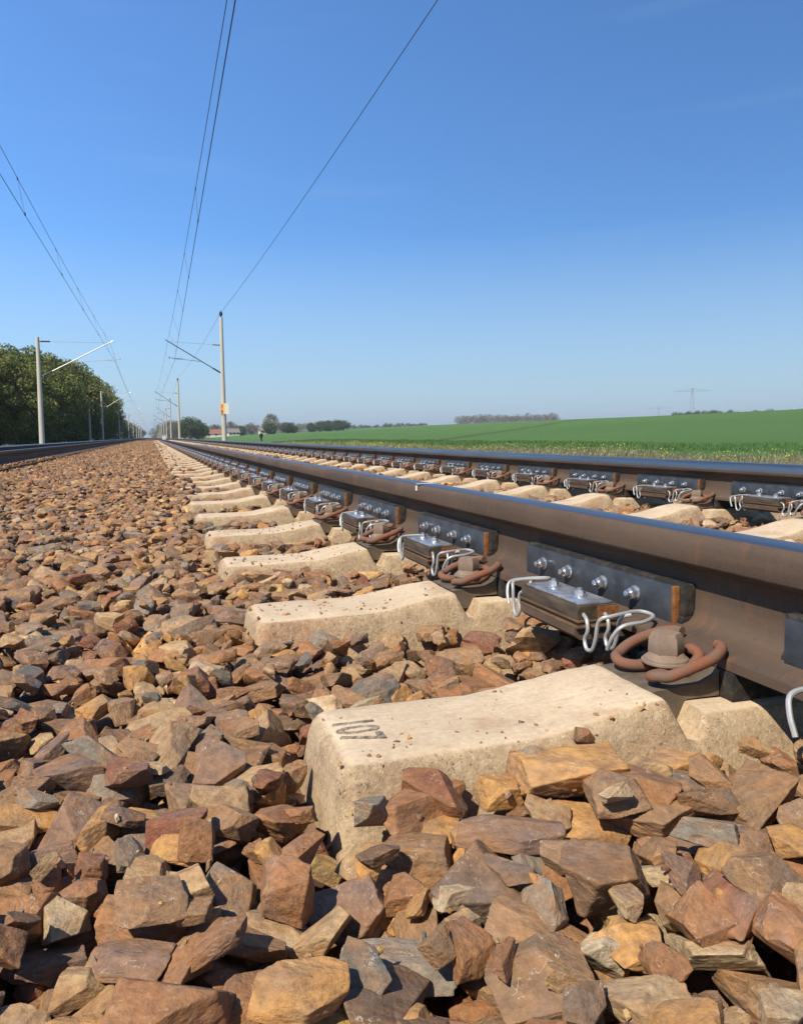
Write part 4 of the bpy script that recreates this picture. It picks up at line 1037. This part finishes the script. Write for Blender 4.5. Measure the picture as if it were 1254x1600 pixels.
def person():
    x, y = bearing(408, 118); z = float(terrain(x, y))
    r = tag(empty('person', (x, y, z), .5), 'person in a dark jacket walking beyond the tracks at the field edge', 'person')
    def skin(name, J, E, R, mat, sub=2):
        me = bpy.data.meshes.new(name); me.from_pydata(J, E, []); o = link(name, me, r); md = o.modifiers.new('s', 'SKIN'); md.use_smooth_shade = True
        for v, q in zip(me.skin_vertices[0].data, R): v.radius = (q, q)
        me.skin_vertices[0].data[0].use_root = True
        o.modifiers.new('u', 'SUBSURF').levels = sub; o.modifiers['u'].render_levels = sub
        dg = bpy.context.evaluated_depsgraph_get(); dg.update(); me2 = bpy.data.meshes.new_from_object(o.evaluated_get(dg)); o.modifiers.clear(); o.data = me2; me2.name = name
        me2.materials.clear(); me2.materials.append(mat); return o
    J = [(0, 0, .95), (0, 0, 1.15), (0, -.01, 1.38), (0, -.01, 1.50), (0, -.02, 1.60), (0, -.02, 1.70), (.10, 0, .88), (.11, .12, .50), (.11, -.02, .08), (.11, .14, .04), (-.10, 0, .88), (-.11, -.10, .50), (-.11, -.28, .12), (-.11, -.18, .04),
         (.19, 0, 1.40), (.25, -.06, 1.13), (.24, .06, .92), (.24, .11, .84), (-.19, 0, 1.40), (-.25, .05, 1.13), (-.24, .16, .94), (-.24, .21, .86)]
    E = [(0, 1), (1, 2), (2, 3), (3, 4), (4, 5), (0, 6), (6, 7), (7, 8), (8, 9), (0, 10), (10, 11), (11, 12), (12, 13), (2, 14), (14, 15), (15, 16), (16, 17), (2, 18), (18, 19), (19, 20), (20, 21)]
    R = [.13, .125, .13, .05, .085, .075, .085, .06, .04, .035, .085, .06, .04, .035, .06, .045, .034, .03, .06, .045, .034, .03]
    skin('body', J, E, R, MT['skin'])
    skin('trousers', [J[0], J[6], J[7], (.11, 0, .14), J[10], J[11], (-.11, -.26, .16)], [(0, 1), (1, 2), (2, 3), (0, 4), (4, 5), (5, 6)], [.15, .105, .08, .06, .105, .08, .06], MT['trousers'])
    skin('jacket', [(0, 0, .90), J[1], (0, 0, 1.40), (0, 0, 1.47), J[14], J[15], (.24, .04, .96), J[18], J[19], (-.24, .14, .98)], [(0, 1), (1, 2), (2, 3), (2, 4), (4, 5), (5, 6), (2, 7), (7, 8), (8, 9)], [.17, .16, .165, .08, .085, .065, .05, .085, .065, .05], MT['jacket'])
    b = MB(); b.lathe([(.001, 1.80), (.06, 1.79), (.098, 1.74), (.105, 1.68), (.09, 1.62), (.001, 1.61)], (0, .012, 0), n=14); link('hair', b.mesh('hair', MT['hair'], True), r)
person()

def pylon(px, dist, h, arm, label, rz):
    x, y = bearing(px, dist); r = tag(empty('power_pylon', (x, y, float(terrain(x, y))), rz), label, 'pylon', 'power pylons behind the hill')
    b = MB(); w0, w1 = h*.10, h*.03
    for sx in (-1, 1):
        for sy in (-1, 1): b.tube([(sx*w0, sy*w0, 0), (sx*w1, sy*w1, h*.8), (sx*w1*.4, sy*w1*.4, h)], .2, 5)
    n = 9
    for i in range(n):
        a, c = i/n, (i+1)/n; wa, wc = w0+(w1-w0)*min(1, a/.8), w0+(w1-w0)*min(1, c/.8)
        for sy in (-1, 1):
            b.tube([(-wa, sy*wa, h*a), (wc, sy*wc, h*c)], .17, 4); b.tube([(wa, sy*wa, h*a), (-wc, sy*wc, h*c)], .17, 4)
            b.tube([(sy*wa, -wa, h*a), (sy*wc, wc, h*c)], .17, 4)
    link('lattice_tower', b.mesh('lattice_tower', MT['pylon']), r)
    b = MB()
    for sy in (-1, 1):
        b.tube([(-arm, 0, h*.93), (0, sy*1.2, h*.92), (arm, 0, h*.93)], .25, 5); b.tube([(-arm, 0, h*.93), (0, sy*.6, h*.99), (arm, 0, h*.93)], .25, 5)
    for i in range(-6, 7): b.tube([(arm*i/7, 0, h*.93), (arm*(i+.5)/7, 0, h*.93+h*.055*(1-abs(i+.5)/7))], .16, 4)
    link('crossarm', b.mesh('crossarm', MT['pylon']), r)
    for k in (-1, -.66, -.33, .33, .66, 1):
        b = MB(); b.tube([(arm*k, 0, h*.93), (arm*k, 0, h*.93-2.5)], [.35, .5], 6); link('insulator', b.mesh('insulator', MT['pylon']), r)
pylon(1080, 1350, 61, 29, 'tall lattice power pylon behind the hill near the right edge', -.4)
pylon(1028, 2500, 68, 40, 'fainter, farther power pylon left of the tall one', -.4)

# ------------------------------------------------------------------ verge
def blades(name, n, xr, yr, h0, h1, w, mat, label, pw=1.0, cat='grass', heads=False):
    g = np.random.default_rng(len(name)); x = xr[0]+(xr[1]-xr[0])*g.random(n); y = yr[0]+(yr[1]-yr[0])*g.random(n)**pw
    clump = np.array([mnoise.noise(Vector((a*.35, c*.22, 3.1))) for a, c in zip(x, y)])
    keep = clump > g.uniform(-.6, .35, n) if not heads else clump > g.uniform(-.3, .5, n)
    x, y, clump = x[keep], y[keep], clump[keep]; n = len(x)
    z = terrain(x, y); h = (h0+(h1-h0)*g.random(n))*(1+.6*clump); az = g.uniform(0, 6.28, n); ww = w*(1+y/40)
    dx, dy = np.cos(az)*ww, np.sin(az)*ww; lx, ly = g.normal(0, .3, n)*h, g.normal(0, .3, n)*h
    if not heads:
        V = np.stack([np.stack([x-dx, y-dy, z-.03], 1), np.stack([x+dx, y+dy, z-.03], 1), np.stack([x+lx, y+ly, z+h], 1)], 1).reshape(-1, 3); F = np.arange(len(V)).reshape(-1, 3); rep = 3
    else:
        c = np.stack([x+lx*.3, y+ly*.3, z+h], 1); s = (w*(1+y/60))[:, None]; u = g.normal(size=(n, 3)); u /= np.linalg.norm(u, axis=1)[:, None]; v = np.cross(u, g.normal(size=(n, 3))); v /= np.linalg.norm(v, axis=1)[:, None]
        V = np.stack([c-u*s, c+v*s, c+u*s, c-v*s], 1).reshape(-1, 3); F = np.arange(len(V)).reshape(-1, 4); rep = 4
    t = np.repeat(np.clip(g.random(n)*.7+clump*.4, 0, 1), rep)
    tag(link(name, np_mesh(name, V, F, mat, False, np.stack([t, t, t, np.ones_like(t)], 1))), label, cat, kind='stuff')
blades('verge_grass', 110000, (4.6, 19), (2, 90), .14, .40, .014, MT['grass'], 'dry and green verge grass between the right track and the field', 1.4)
blades('yellow_flowers', 15000, (6, 19), (4, 80), .20, .42, .016, MT['flower'], 'yellow flower heads scattered in the verge grass', 1.3, 'flowers', True)
blades('crop_edge', 60000, (19, 27), (4, 130), .08, .18, .02, MT['crop'], 'dense dark green crop edge of the field', 1.4, 'crop')
blades('left_grass', 26000, (-12, -6.6), (20, 190), .2, .5, .02, MT['grass'], 'rough grass between the left track and the forest', 1.2)

# ------------------------------------------------------------------ haze
def haze():
    m = bpy.data.materials.new('haze_air'); m.use_nodes = True; n = m.node_tree.nodes; n.clear()
    out = n.new('ShaderNodeOutputMaterial'); v = n.new('ShaderNodeVolumePrincipled'); v.inputs['Density'].default_value = .0002
    v.inputs['Color'].default_value = (.90, .95, 1.0, 1); v.inputs['Anisotropy'].default_value = .2; m.node_tree.links.new(v.outputs[0], out.inputs['Volume'])
    b = MB(); b.box(-4300, 4700, -320, 6800, -60, 90)
    tag(link('haze', b.mesh('haze', m)), 'thin pale spring haze over the distance', 'haze', kind='stuff')
haze()
